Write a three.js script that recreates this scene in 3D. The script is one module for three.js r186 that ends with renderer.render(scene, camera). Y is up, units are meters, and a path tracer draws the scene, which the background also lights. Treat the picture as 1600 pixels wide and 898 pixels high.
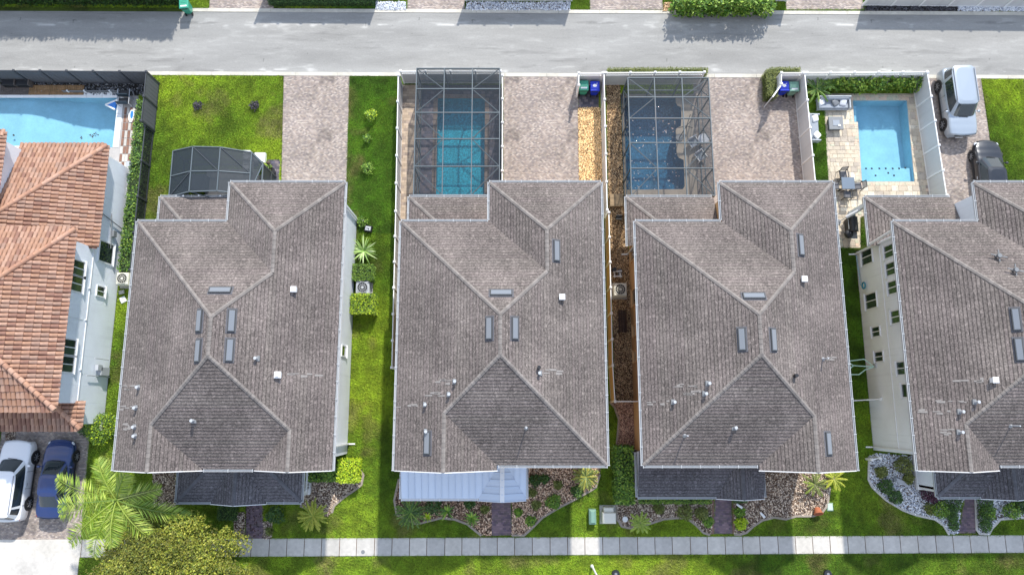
import * as THREE from 'three';

// ---------- camera, sky, sun, exposure ----------
const CAM_H = 46, FOCAL = 1080, TILT = Math.atan(193 / 1080);
const scene = new THREE.Scene();
const camera = new THREE.PerspectiveCamera(2 * Math.atan(449 / FOCAL) * 180 / Math.PI, 1600 / 898, 0.5, 1200);
camera.position.set(0, CAM_H, 0);
camera.rotation.set(-(Math.PI / 2 - TILT), 0, 0);
scene.add(camera);
const renderer = new THREE.WebGLRenderer({ antialias: true });
renderer.setSize(1024, 574);
renderer.toneMapping = THREE.LinearToneMapping;
renderer.toneMappingExposure = 1.11;
renderer.shadowMap.enabled = true;
const SUN = new THREE.Vector3(0.31, 1, -1.05).normalize();
{ // a bright summer sky: thin blue between scattered white clouds, paler towards the horizon
  const W = 512, H = 256, d = new Float32Array(W * H * 4), h3 = (x, y, z) => { let h = Math.imul(x, 374761393) ^ Math.imul(y, 668265263) ^ Math.imul(z, 1274126177); h = Math.imul(h ^ (h >>> 13), 1103515245); return ((h ^ (h >>> 16)) >>> 0) / 4294967296; };
  const n3 = (x, y, z) => { const i = Math.floor(x), j = Math.floor(y), k = Math.floor(z), f = t => t * t * (3 - 2 * t), u = f(x - i), v = f(y - j), w = f(z - k), l = (a, b, t) => a + (b - a) * t; return l(l(l(h3(i, j, k), h3(i + 1, j, k), u), l(h3(i, j + 1, k), h3(i + 1, j + 1, k), u), v), l(l(h3(i, j, k + 1), h3(i + 1, j, k + 1), u), l(h3(i, j + 1, k + 1), h3(i + 1, j + 1, k + 1), u), v), w); };
  for (let r = 0; r < H; r++) for (let c = 0; c < W; c++) {
    const e = ((r + .5) / H - .5) * Math.PI, t = ((c + .5) / W - .5) * 2 * Math.PI, x = Math.cos(t) * Math.cos(e), y = Math.sin(e), z = Math.sin(t) * Math.cos(e), k = 1.6 / (Math.max(0, y) + .35); let n = 0, a = .5, q = k; for (let o = 0; o < 5; o++) { n += a * n3(x * q + 40, y * q * .5 + 10, z * q + 70); a *= .5; q *= 2.1; }
    const cl = Math.min(1, Math.max(0, (n - .42) * 4)), glow = 1.0 * (1 + 1.3 * Math.exp(-Math.acos(Math.min(1, x * SUN.x + y * SUN.y + z * SUN.z)) / .45)), hz = Math.pow(1 - Math.max(0, y), 3), up = y > 0 ? 1 : 0, base = [.42 + .42 * hz, .56 + .34 * hz, .84 + .1 * hz], cloud = [1.0, 1.0, 1.02];
    for (let i = 0; i < 3; i++) d[(r * W + c) * 4 + i] = up ? (base[i] * (1 - cl * .8) + cloud[i] * cl * .8) * glow : [.3, .32, .3][i]; d[(r * W + c) * 4 + 3] = 1;
  }
  const t = new THREE.DataTexture(d, W, H, THREE.RGBAFormat, THREE.FloatType); t.mapping = THREE.EquirectangularReflectionMapping; t.magFilter = t.minFilter = THREE.LinearFilter; t.wrapS = THREE.RepeatWrapping; t.needsUpdate = true; scene.background = t; scene.environment = t; t.name = 'sky';
}
const sun = new THREE.DirectionalLight(new THREE.Color(1, 0.955, 0.88), 5.0);
sun.position.copy(SUN).multiplyScalar(120);
sun.castShadow = true;
sun.shadow.radius = 3;
sun.shadow.mapSize.set(4096, 4096);
Object.assign(sun.shadow.camera, { left: -48, right: 48, top: 48, bottom: -48, near: 10, far: 260 });
scene.add(sun); scene.add(sun.target);

// ---------- helpers ----------
function rngOf(seed) { let a = seed >>> 0; return () => { a = (a + 0x6D2B79F5) | 0; let t = Math.imul(a ^ (a >>> 15), 1 | a); t = (t + Math.imul(t ^ (t >>> 7), 61 | t)) ^ t; return ((t ^ (t >>> 14)) >>> 0) / 4294967296; }; }
const CT = Math.cos(TILT), ST = Math.sin(TILT);
// site survey: image point of the photograph -> place on the level surface at height h
function G(px, py, h = 0) { const dx = px - 800, dy = py - 449, t = (CAM_H - h) / (CT * FOCAL + ST * dy); return [dx * t, (-ST * FOCAL + CT * dy) * t]; }
const GP = (a, h = 0) => a.map(([x, y]) => G(x, y, h));
// image point -> (y, z) on the upright wall plane x = wx
function GW(px, py, wx) { const dx = px - 800, dy = py - 449, t = wx / dx; return [CAM_H - (CT * FOCAL + ST * dy) * t, (-ST * FOCAL + CT * dy) * t]; }
function inPoly(x, z, p) { let r = false; for (let i = 0, j = p.length - 1; i < p.length; j = i++) if ((p[i][1] > z) !== (p[j][1] > z) && x < (p[j][0] - p[i][0]) * (z - p[i][1]) / (p[j][1] - p[i][1]) + p[i][0]) r = !r; return r; }
const rect = (x0, z0, x1, z1) => [[x0, z0], [x1, z0], [x1, z1], [x0, z1]];
const used = {};
function nm(n) { const k = used[n] = (used[n] ?? -1) + 1; return k ? `${n}_${String(k).padStart(3, '0')}` : n; }
function tag(o, label, category, group, kind) { if (label) o.userData.label = label; if (category) o.userData.category = category; if (group) o.userData.group = group; if (kind) o.userData.kind = kind; return o; }
function thing(name, pos, label, category, group) { const o = new THREE.Group(); o.name = nm(name); o.position.set(pos[0], pos[1], pos[2]); scene.add(o); o.updateMatrixWorld(true); return tag(o, label, category, group); }
function structG(name) { const o = new THREE.Group(); o.name = nm(name); scene.add(o); o.userData.kind = 'structure'; return o; }
function shade(m) { m.castShadow = true; m.receiveShadow = true; return m; }

const V = (x, y, z) => new THREE.Vector3(x, y, z);
class MB {
  constructor() { this.p = []; this.n = []; this.u = []; this.c = []; this.hasC = false; }
  vert(a, n, u, c) { this.p.push(a[0], a[1], a[2]); this.n.push(n[0], n[1], n[2]); this.u.push(u[0], u[1]); if (c) this.hasC = true; c = c || [1, 1, 1]; this.c.push(c[0], c[1], c[2]); }
  tri(a, b, c, col, uf, n) {
    if (!n) { const x1 = b[0] - a[0], y1 = b[1] - a[1], z1 = b[2] - a[2], x2 = c[0] - a[0], y2 = c[1] - a[1], z2 = c[2] - a[2]; n = [y1 * z2 - z1 * y2, z1 * x2 - x1 * z2, x1 * y2 - y1 * x2]; const l = Math.hypot(...n) || 1; n = n.map(v => v / l); }
    const ax = Math.abs(n[0]), ay = Math.abs(n[1]), az = Math.abs(n[2]);
    const f = uf || (ay >= ax && ay >= az ? q => [q[0], -q[2]] : ax >= az ? q => [q[2], q[1]] : q => [q[0], q[1]]);
    for (const q of [a, b, c]) this.vert(q, n, f(q), col);
    return this;
  }
  quad(a, b, c, d, col, uf) { this.tri(a, b, c, col, uf); return this.tri(a, c, d, col, uf); }
  fan(pts, col, uf) { for (let i = 1; i + 1 < pts.length; i++) this.tri(pts[0], pts[i], pts[i + 1], col, uf); return this; }
  sheet(pts, y, holes = [], col, uf) {   // level sheet facing up
    const c = pts.map(q => new THREE.Vector2(q[0], -q[1])), hs = holes.map(h => h.map(q => new THREE.Vector2(q[0], -q[1])));
    if (THREE.ShapeUtils.isClockWise(c)) c.reverse();
    for (const h of hs) if (!THREE.ShapeUtils.isClockWise(h)) h.reverse();
    const all = c.concat(...hs), f = THREE.ShapeUtils.triangulateShape(c, hs), yy = typeof y === 'function' ? y : () => y;
    for (const t of f) { const q = t.map(i => [all[i].x, yy(all[i].x, -all[i].y), -all[i].y]); const cr = (q[1][2] - q[0][2]) * (q[2][0] - q[0][0]) - (q[1][0] - q[0][0]) * (q[2][2] - q[0][2]); if (cr < 0) q.reverse(); this.tri(q[0], q[1], q[2], col, uf); }
    return this;
  }
  prism(pts, y0, y1, col) {              // upright prism
    this.sheet(pts, y1, [], col);
    let A = 0; for (let i = 0, j = pts.length - 1; i < pts.length; j = i++) A += pts[j][0] * pts[i][1] - pts[i][0] * pts[j][1];
    const q = A > 0 ? pts.slice().reverse() : pts;
    for (let i = 0; i < q.length; i++) { const a = q[i], b = q[(i + 1) % q.length]; this.quad([a[0], y0, a[1]], [b[0], y0, b[1]], [b[0], y1, b[1]], [a[0], y1, a[1]], col); }
    return this;
  }
  box(cx, cy, cz, sx, sy, sz, ry = 0, col) {
    const c = Math.cos(ry), s = Math.sin(ry), P = (x, y, z) => [cx + (x * c + z * s) * .5, cy + y * .5, cz + (-x * s + z * c) * .5];
    const a = P(-sx, -sy, -sz), b = P(sx, -sy, -sz), d = P(-sx, sy, -sz), e = P(sx, sy, -sz), f = P(-sx, -sy, sz), g = P(sx, -sy, sz), h = P(-sx, sy, sz), i = P(sx, sy, sz);
    return this.quad(h, i, e, d, col).quad(a, b, g, f, col).quad(f, g, i, h, col).quad(b, a, d, e, col).quad(g, b, e, i, col).quad(a, f, h, d, col);
  }
  // box with chamfered top edge
  slab(cx, y0, y1, cz, sx, sz, ch, ry = 0, col) {
    const c = Math.cos(ry), s = Math.sin(ry), R = (w, d, y) => [[-w, -d], [w, -d], [w, d], [-w, d]].map(([x, z]) => [cx + x * c + z * s, y, cz - x * s + z * c]);
    const b = R(sx / 2, sz / 2, y0), m = R(sx / 2, sz / 2, y1 - ch), t = R(sx / 2 - ch, sz / 2 - ch, y1);
    this.quad(t[3], t[2], t[1], t[0], col);
    for (let i = 0; i < 4; i++) { const j = (i + 1) % 4; this.quad(m[j], m[i], t[i], t[j], col); this.quad(b[j], b[i], m[i], m[j], col); }
    return this;
  }
  beam(a, b, w, h = w, col, up = [0, 1, 0]) {
    const d = V(b[0] - a[0], b[1] - a[1], b[2] - a[2]).normalize(); let u = V(...up); if (Math.abs(d.dot(u)) > .98) u = V(0, 0, 1);
    const r = V().crossVectors(d, u).normalize().multiplyScalar(w / 2); u = V().crossVectors(r, d).normalize().multiplyScalar(h / 2);
    const P = (q, i, j) => [q[0] + r.x * i + u.x * j, q[1] + r.y * i + u.y * j, q[2] + r.z * i + u.z * j];
    const A = [P(a, -1, -1), P(a, 1, -1), P(a, 1, 1), P(a, -1, 1)], B = [P(b, -1, -1), P(b, 1, -1), P(b, 1, 1), P(b, -1, 1)];
    for (let i = 0; i < 4; i++) { const j = (i + 1) % 4; this.quad(A[i], A[j], B[j], B[i], col); }
    return this.quad(A[3], A[2], A[1], A[0], col).quad(B[0], B[1], B[2], B[3], col);
  }
  tube(a, b, r0, r1 = r0, seg = 8, col, caps = true) {
    const d = V(b[0] - a[0], b[1] - a[1], b[2] - a[2]).normalize(), k = Math.abs(d.y) > .9 ? V(1, 0, 0) : V(0, 1, 0), r = V().crossVectors(d, k).normalize(), u = V().crossVectors(r, d);
    const ring = (q, R) => Array.from({ length: seg }, (_, i) => { const t = i / seg * 2 * Math.PI, n = [0, 1, 2].map(j => r.getComponent(j) * Math.cos(t) + u.getComponent(j) * Math.sin(t)); return [[q[0] + n[0] * R, q[1] + n[1] * R, q[2] + n[2] * R], n, [i / seg * 2 * Math.PI * R, 0]]; });
    const A = ring(a, r0), B = ring(b, r1), L = Math.hypot(b[0] - a[0], b[1] - a[1], b[2] - a[2]);
    for (let i = 0; i < seg; i++) { const j = (i + 1) % seg; for (const [q, v] of [[A[i], 0], [B[j], L], [A[j], 0], [A[i], 0], [B[i], L], [B[j], L]]) this.vert(q[0], q[1], [q[2][0], v], col); }
    if (caps) { this.fan(A.map(q => q[0]), col); this.fan(B.map(q => q[0]).reverse(), col); }
    return this;
  }
  geo(g, m, col) {
    g = g.index ? g.toNonIndexed() : g.clone(); if (m) g.applyMatrix4(m); const P = g.attributes.position, N = g.attributes.normal, U = g.attributes.uv;
    for (let i = 0; i < P.count; i++) this.vert([P.getX(i), P.getY(i), P.getZ(i)], [N.getX(i), N.getY(i), N.getZ(i)], U ? [U.getX(i), U.getY(i)] : [0, 0], col);
    return this;
  }
  geometry(off) {
    const g = new THREE.BufferGeometry();
    g.setAttribute('position', new THREE.Float32BufferAttribute(this.p, 3)); g.setAttribute('normal', new THREE.Float32BufferAttribute(this.n, 3)); g.setAttribute('uv', new THREE.Float32BufferAttribute(this.u, 2));
    if (this.hasC) g.setAttribute('color', new THREE.Float32BufferAttribute(this.c, 3));
    if (off) g.translate(-off.x, -off.y, -off.z);
    return g;
  }
  // points are given in world metres and stored relative to the parent
  build(name, mat, parent = scene, local = false) {
    const off = parent === scene || local ? null : parent.getWorldPosition(V());
    const m = new THREE.Mesh(this.geometry(off), this.hasC ? tinted(mat) : mat); m.name = parent === scene ? nm(name) : name; shade(m); parent.add(m); m.updateMatrixWorld(true); return m;
  }
}
const tintCache = new Map();
function tinted(m) { if (m.vertexColors) return m; if (!tintCache.has(m)) { const c = m.clone(); c.vertexColors = true; tintCache.set(m, c); } return tintCache.get(m); }
const frameAt = (x, y, z, ry = 0, sx = 1, sy = sx, sz = sx) => new THREE.Matrix4().compose(V(x, y, z), new THREE.Quaternion().setFromAxisAngle(V(0, 1, 0), ry), V(sx, sy, sz));

// ---------- procedural textures ----------
function hash(x, y, s) { let h = Math.imul(x, 374761393) ^ Math.imul(y, 668265263) ^ Math.imul(s, 1442695041); h = Math.imul(h ^ (h >>> 13), 1274126177); return ((h ^ (h >>> 16)) >>> 0) / 4294967296; }
function vn(x, y, per, s) { const xi = Math.floor(x), yi = Math.floor(y), fx = x - xi, fy = y - yi, u = fx * fx * (3 - 2 * fx), v = fy * fy * (3 - 2 * fy), w = (a, b) => hash(((a % per) + per) % per, ((b % per) + per) % per, s); return (w(xi, yi) * (1 - u) + w(xi + 1, yi) * u) * (1 - v) + (w(xi, yi + 1) * (1 - u) + w(xi + 1, yi + 1) * u) * v; }
function fbm(x, y, f, oct, s) { let a = 0, k = .5, t = 0; for (let i = 0; i < oct; i++) { a += k * vn(x * f, y * f, f, s + i); t += k; k *= .55; f *= 2; } return a / t; }
function tex(size, metres, fn, srgb = true) {
  const d = new Uint8Array(size * size * 4);
  for (let j = 0; j < size; j++) for (let i = 0; i < size; i++) { let c = fn(i / size, j / size, i, j); if (typeof c === 'number') c = [c, c, c]; const k = (j * size + i) * 4; for (let q = 0; q < 3; q++) d[k + q] = Math.max(0, Math.min(255, c[q] * 255)); d[k + 3] = 255; }
  const t = new THREE.DataTexture(d, size, size); t.wrapS = t.wrapT = THREE.RepeatWrapping; t.magFilter = THREE.LinearFilter; t.minFilter = THREE.LinearMipmapLinearFilter; t.generateMipmaps = true; if (srgb) t.colorSpace = THREE.SRGBColorSpace; const [mx, mz] = Array.isArray(metres) ? metres : [metres, metres]; t.repeat.set(1 / mx, 1 / mz); t.needsUpdate = true; return t;
}
const std = (c, o = {}) => new THREE.MeshStandardMaterial({ color: new THREE.Color().setRGB(...c), roughness: .85, side: THREE.DoubleSide, ...o });
const phys = (c, o = {}) => new THREE.MeshPhysicalMaterial({ color: new THREE.Color().setRGB(...c), roughness: .5, side: THREE.DoubleSide, ...o });
// speckled noise around mid grey; tints a base colour
const grainTex = (m, lo, hi, f1, f2, s) => tex(512, m, (x, y) => lo + (hi - lo) * (.55 * fbm(x, y, f1, 4, s) + .45 * vn(x * f2, y * f2, f2, s + 9)));
const TX = {};
TX.asphalt = tex(1024, [29, 5.2], (x, y, i, j) => { const b = fbm(x, y, 5, 5, 11), st = fbm(x, y, 16, 4, 23), sp = hash(i, j, 5), sp2 = hash(i >> 1, j, 6), tr = Math.exp(-Math.pow((y - .30) / .06, 2)) + Math.exp(-Math.pow((y - .62) / .06, 2)); let v = .74 + .13 * (b - .5) + .12 * (sp - .5) + .06 * (sp2 - .5) + .07 * (st - .5) + .028 * tr; const w = Math.max(0, vn(x * 60, y * 30, 60, 44) * .5 + st * .55 - .62); v += w * .55 * (.3 + tr); const d = Math.max(0, fbm(x, y, 9, 4, 57) - .66); v -= d * .6; if (vn(x * 120, y * 24, 240, 58) > .975) v -= .12; const jt = Math.abs(fbm(x, .3, 5, 3, 71) * .12 + .42 - y); if (jt < .0022) v -= .07; return [v, v, v * .995]; });
TX.concrete = tex(512, 3.7, (x, y, i, j) => { const b = fbm(x, y, 3, 5, 31), s = fbm(x, y, 24, 3, 37); const v = .86 + .18 * (b - .5) + .1 * (s - .5) + .05 * (hash(i, j, 6) - .5); return [v, v * .985, v * .955]; });
TX.stucco = tex(512, 5.2, (x, y, i, j) => { const v = .97 + .10 * (fbm(x, y, 3, 5, 41) - .5) - .10 * Math.max(0, vn(x * 40, y * 2, 40, 43) - .7) + .05 * (hash(i, j, 8) - .5); return v; });
TX.stuccoB = tex(512, 2.2, (x, y) => fbm(x, y, 48, 3, 42), false);
// asphalt shingles: 32 courses x 20 tabs in 6.4 m
const shTab = (x, y) => { const row = Math.floor(y * 32), o = (row % 2) * .5 + hash(0, row, 77) * .35, u = x * 40 + o, col = Math.floor(u) % 40; return { row, col, fu: u - Math.floor(u), fv: y * 32 - row }; };
TX.shingle = tex(1024, 6.4, (x, y, i, j) => { const t = shTab(x, y), h = hash(t.col, t.row, 3), h2 = hash(t.col, t.row, 4); let v = .61 + .05 * (h - .5) + .26 * (fbm(x, y, 3, 5, 51) - .5) + .10 * (hash(i, j, 12) - .5) + .20 * (vn(x * 110, y * 110, 110, 13) - .5); if (h2 > .94) v += .07; if (t.fu < .06) v -= .06; if (t.fv < .16) v -= .15; const cu = vn(x * 64 + .5 * Math.sin(y * 120), y * 90, 4000, 90), cd = vn(x * 64 + .5 * Math.sin(y * 120), y * 90 + .55, 4000, 90); if (cu > .80) v += .13; if (cd > .83) v -= .12; return [v, v * .96, v * .94]; });  // bright arcs paint highlights on curled tabs, dark ones beside them their shade
TX.shingleB = tex(1024, 6.4, (x, y, i, j) => { const t = shTab(x, y); let v = .5 + .12 * (hash(t.col, t.row, 7) - .5) + .3 * (vn(x * 120, y * 120, 120, 15) - .5); if (t.fu < .05) v -= .2; const w = vn(x * 46, y * 64, 4000, 17); if (w > .7) v += 1.4 * (w - .7); return v; }, false);
// block pavers, running bond with a few tones
const pv = (nx, ny, s) => (x, y) => { const r = Math.floor(y * ny), u = x * nx + (r % 2) * .5, c = Math.floor(u) % nx; return { r, c, fu: u - Math.floor(u), fv: y * ny - r, h: hash(c, r, s), h2: hash(c, r, s + 1) }; };
const paverTex = (m, nx, ny, tones, s, joint = .1) => { const f = pv(nx, ny, s); return tex(1024, m, (x, y, i, j) => { const t = f(x, y), c = tones[Math.floor(t.h * tones.length)], k = 1 + .15 * (t.h2 - .5) + .34 * (fbm(x, y, 2, 5, s + 5) - .5) - 1.1 * Math.max(0, fbm(x, y, 3, 4, s + 8) - .63) + .1 * (hash(i, j, s) - .5), g = (t.fu < joint * .5 || t.fv < joint) ? .78 : 1; return c.map(v => v * k * g); }); };
const paverBump = (m, nx, ny, s, joint = .1) => { const f = pv(nx, ny, s); return tex(512, m, (x, y) => { const t = f(x, y); return t.fu < joint * .5 || t.fv < joint ? .1 : .7 + .3 * t.h2; }, false); };
TX.drive = paverTex(4.4, 30, 50, [[.78, .73, .70], [.71, .66, .64], [.84, .79, .75], [.68, .64, .63], [.77, .71, .67]], 101);
TX.driveB = paverBump(4.4, 30, 50, 101);
TX.walk = paverTex(3.6, 18, 32, [[.56, .50, .53], [.50, .45, .50], [.62, .55, .57], [.53, .49, .50]], 121, .07);
TX.deck = paverTex(3.6, 14, 18, [[.46, .42, .43], [.39, .36, .38], [.56, .50, .49], [.43, .41, .44]], 131, .06);
TX.strip = paverTex(3.6, 12, 18, [[.74, .67, .6], [.66, .6, .56], [.80, .73, .66]], 141, .07);
TX.grass = tex(512, 5, (x, y, i, j) => { const b = fbm(x, y, 4, 5, 61), s = vn(x * 128, y * 128, 128, 62), v = .62 + .35 * (b - .5) + .3 * (s - .5); return [v * .80, v * .92, v * .30]; });
TX.dirt = tex(512, 3, (x, y, i, j) => { const v = .55 + .5 * (fbm(x, y, 12, 5, 71) - .5) + .3 * (hash(i >> 1, j >> 1, 72) - .5); return [v, v * .88, v * .76]; });
TX.ripple = tex(512, 3.2, (x, y) => fbm(x + .03 * Math.sin(6.28 * y * 2), y, 9, 3, 81), false);
TX.ripple2 = tex(512, 2.4, (x, y) => Math.pow(fbm(x, y, 10, 3, 83), 1.4), false);
TX.plaster = tex(512, 4, (x, y) => .92 + .12 * (fbm(x, y, 5, 4, 85) - .5) + .05 * (fbm(x, y, 40, 2, 86) - .5));
TX.pebble = tex(512, 2, (x, y, i, j) => { const v = .75 + .5 * (fbm(x, y, 30, 3, 87) - .5) + .2 * (hash(i >> 1, j >> 1, 88) - .5); return v; });
TX.wood = tex(512, [1.2, 1.2], (x, y) => { const v = .8 + .35 * (vn(x * 4, y * 90, 360, 91) - .5) + .15 * (fbm(x, y, 6, 3, 92) - .5); return [v, v * .96, v * .9]; });
TX.tile = tex(256, .9, (x, y, i, j) => .86 + .24 * (fbm(x, y, 5, 4, 95) - .5) + .08 * (hash(i, j, 96) - .5));
TX.trav = tex(512, 2.3, (x, y) => { const v = .9 + .22 * (fbm(x, y, 5, 5, 97) - .5) - (fbm(x, y, 26, 2, 98) > .72 ? .1 : 0); return [v, v * .975, v * .93]; });
TX.cap = grainTex(1.5, .72, 1, 8, 80, 99);
const withMap = (c, map, o = {}) => std(c, { map, ...o });

// ---------- materials ----------
const M = {
  asphalt: withMap([.585, .575, .55], TX.asphalt, { roughness: .95, bumpMap: TX.pebble, bumpScale: .006 }),
  concrete: withMap([.74, .73, .72], TX.concrete), concrete2: withMap([.66, .655, .65], TX.concrete), concrete3: withMap([.77, .755, .73], TX.concrete), kerb: withMap([.78, .76, .70], TX.concrete),
  white: withMap([.85, .90, .97], TX.stucco, { bumpMap: TX.stuccoB, bumpScale: .006 }), tan: withMap([.66, .41, .20], TX.stucco, { bumpMap: TX.stuccoB, bumpScale: .006 }),
  trim: std([.78, .79, .80], { roughness: .5 }), gutter: std([.44, .455, .47], { roughness: .6 }), soffit: std([.7, .7, .7]),
  shingle: withMap([.485, .45, .435], TX.shingle, { roughness: .95, bumpMap: TX.shingleB, bumpScale: .014 }), shingleShaded: withMap([.36, .37, .42], TX.shingle, { roughness: .95, bumpMap: TX.shingleB, bumpScale: .014 }),  // second shingle is a darker, bluer copy: porch roof shade put into colour
  cap: withMap([.30, .27, .25], TX.cap, { roughness: .95 }), capDark: withMap([.16, .16, .18], TX.cap),
  metalRoof: std([.58, .67, .80], { roughness: .4, metalness: .1 }), whiteMetal: std([.8, .81, .82], { roughness: .4, metalness: .1 }),
  glassDark: phys([.02, .03, .035], { roughness: .06, metalness: 0, clearcoat: 1, clearcoatRoughness: .03 }), skylight: phys([.19, .205, .225], { roughness: .12, clearcoat: 1 }), skyFrame: std([.06, .065, .07], { roughness: .8 }),
  pvc: withMap([.66, .66, .66], TX.stucco, { roughness: .6 }), pvcTop: std([.82, .82, .81], { roughness: .5 }), pvcBounceTan: withMap([.62, .44, .23], TX.stucco), darkFence: withMap([.115, .12, .135], TX.stucco), darkFrame: std([.05, .055, .065], { roughness: .5 }),  // the tan vinyl has warm bounce light put into its colour
  drive: withMap([.69, .675, .65], TX.drive, { bumpMap: TX.driveB, bumpScale: .01, roughness: .95 }), walk: withMap([.66, .6, .62], TX.walk), deck: withMap([.60, .63, .70], TX.deck), strip: withMap([.8, .78, .74], TX.strip),
  grass: withMap([.22, .25, .15], TX.grass, { roughness: 1 }), blade: std([1, 1, 1], { roughness: .75 }),
  dirt: withMap([.44, .36, .32], TX.dirt, { roughness: 1 }), straw: withMap([.62, .45, .24], TX.dirt), gravelBrown: withMap([.36, .26, .16], TX.dirt), gravelWhite: withMap([.55, .57, .62], TX.dirt), edging: withMap([.42, .37, .33], TX.concrete), edgingRed: withMap([.30, .17, .15], TX.concrete),
  chip: std([1, 1, 1], { roughness: .95 }),
  screen: std([.014, .028, .042], { transparent: true, opacity: .32, roughness: .6 }), screenDense: std([.016, .026, .036], { transparent: true, opacity: .8, roughness: .6 }), screenNorth: std([.014, .025, .036], { transparent: true, opacity: .3, roughness: .6 }), screenWall: std([.014, .025, .036], { transparent: true, opacity: .5, roughness: .6 }), cageFrame: std([.10, .125, .14], { roughness: .55 }), cageDark: std([.07, .08, .09], { roughness: .5, metalness: .3 }),
  plasterLight: withMap([.36, .60, .73], TX.plaster), plasterTeal: withMap([.05, .60, .76], TX.pebble), plasterBlue: withMap([.08, .28, .50], TX.pebble),
  water: phys([.80, .94, .97], { transmission: 1, thickness: 0, roughness: .03, ior: 1.33, bumpMap: TX.ripple, bumpScale: .012 }), waterRough: phys([.72, .92, .96], { transmission: 1, thickness: 0, roughness: .03, ior: 1.33, bumpMap: TX.ripple2, bumpScale: .06 }),
  coping: withMap([.86, .85, .82], TX.trav), copingBrown: withMap([.24, .195, .18], TX.trav),
  wood: withMap([.42, .27, .14], TX.wood), woodGreyAndShaded: withMap([.20, .18, .18], TX.wood), woodDark: withMap([.10, .06, .045], TX.wood), palmTrunk: withMap([.27, .23, .18], TX.wood), bark: withMap([.16, .12, .09], TX.wood),
  black: std([.018, .019, .022], { roughness: .5 }), rubber: std([.015, .015, .016], { roughness: .9 }), grey: std([.2, .21, .22], { roughness: .6 }), lightGrey: std([.45, .47, .5], { roughness: .6 }), metal: std([.45, .46, .48], { roughness: .35, metalness: .7 }), whiteP: std([.8, .8, .79], { roughness: .45 }), cream: std([.70, .68, .58], { roughness: .55 }),
  leaf: std([1, 1, 1], { roughness: .6 }), leafy: phys([1, 1, 1], { roughness: .6 }),
  binGreen: std([.06, .36, .24], { roughness: .4 }), binBlue: std([.012, .04, .55], { roughness: .35 }), utilGreen: std([.17, .30, .24], { roughness: .55 }), terracotta: withMap([.52, .17, .08], TX.tile),
  tilePan: withMap([.26, .12, .08], TX.tile),
  tileRed: withMap([.30, .17, .13], TX.trav), tileBrown: withMap([.42, .31, .27], TX.trav), trav0: withMap([.76, .70, .60], TX.trav), utilPale: std([.48, .58, .5]), frameGrey: std([.42, .45, .48], { roughness: .5 }), lampGlass: phys([.6, .62, .66], { roughness: .1, clearcoat: 1 }), tailRed: phys([.35, .01, .01], { roughness: .2, clearcoat: 1 }), paneLit: phys([.05, .075, .06], { roughness: .08, clearcoat: 1 }),
  turq: std([.02, .20, .62], { roughness: .4 }), cushion: std([.30, .33, .37], { roughness: .9 }), cushionLight: std([.62, .64, .68], { roughness: .9 }), pillowWhite: std([.82, .82, .82], { roughness: .9 }),
};

// ---------- the ground, alley, pavements, drives, beds ----------
const noGrass = [];          // plan outlines where no lawn grows
const keepOff = p => (noGrass.push(p), p);
const alleyTop = x => -28.50 + x * .0046, alleyBot = x => -23.80 + x * .0046;
const walkTop = x => 7.90 - x * .0042, walkBot = x => 8.98 - x * .0048;
const POOL0 = rect(-38.2, -21.95, -28.0, -18.2);
const POOL2 = rect(-5.3, -21.9, -1.9, -13.9);
const P3px = [[983.4, 153], [1056, 153], [1056, 160], [1058.5, 165], [1064, 167.5], [1065, 180], [1064, 197], [1057, 201], [1056, 204], [1057.5, 240], [1060, 246], [1068.5, 250], [1070, 291], [1067, 295.5], [987, 296.5]];
const POOL3 = GP(P3px).map(([x, z], i) => i === 0 || i === 14 ? [7.92, z] : [x, z]);
const POOL4 = GP([[1333, 157], [1417.5, 156.5], [1429.5, 283.5], [1347.5, 283.5], [1341, 190.5], [1335.5, 190.5]]);
const holes = [POOL0, POOL2, POOL3, POOL4];
const ground = new MB().sheet(rect(-220, -220, 220, 220), 0, holes).build('lawn', M.grass); ground.userData.kind = 'structure';
function sheet(name, pts, y, mat, hs = []) { const o = new MB().sheet(pts, y, hs).build(name, mat); o.userData.kind = 'structure'; keepOff(pts); return o; }
sheet('alley_road', [[-90, alleyTop(-90)], [90, alleyTop(90)], [90, alleyBot(90)], [-90, alleyBot(-90)]], .008, M.asphalt);
// a wet looking worn seam and dark tyre marks are part of the asphalt texture; kerb stones one by one
{
  const k = structG('alley_kerb'); const r = rngOf(5);
  for (const [f, d, x0, x1] of [[alleyTop, -.27, -23.6, 36.5], [alleyBot, .27, -36.5, 36.5]]) for (let x = x0; x < x1; x += 3) {
    const b = x + 2.985, m = new MB(), z0 = Math.min(f(x), f(x) + d), z1 = Math.max(f(x), f(x) + d); m.prism([[x, z0], [b, z0 + .0138], [b, z1 + .0138], [x, z1]], -.1, .034 + r() * .006); m.build('kerb_stone', M.kerb, k);
  }
  keepOff([[-90, alleyTop(-90) - .3], [90, alleyTop(90) - .3], [90, alleyTop(90)], [-90, alleyTop(-90)]]); keepOff([[-90, alleyBot(-90)], [90, alleyBot(90)], [90, alleyBot(90) + .3], [-90, alleyBot(-90) + .3]]);
}
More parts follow.
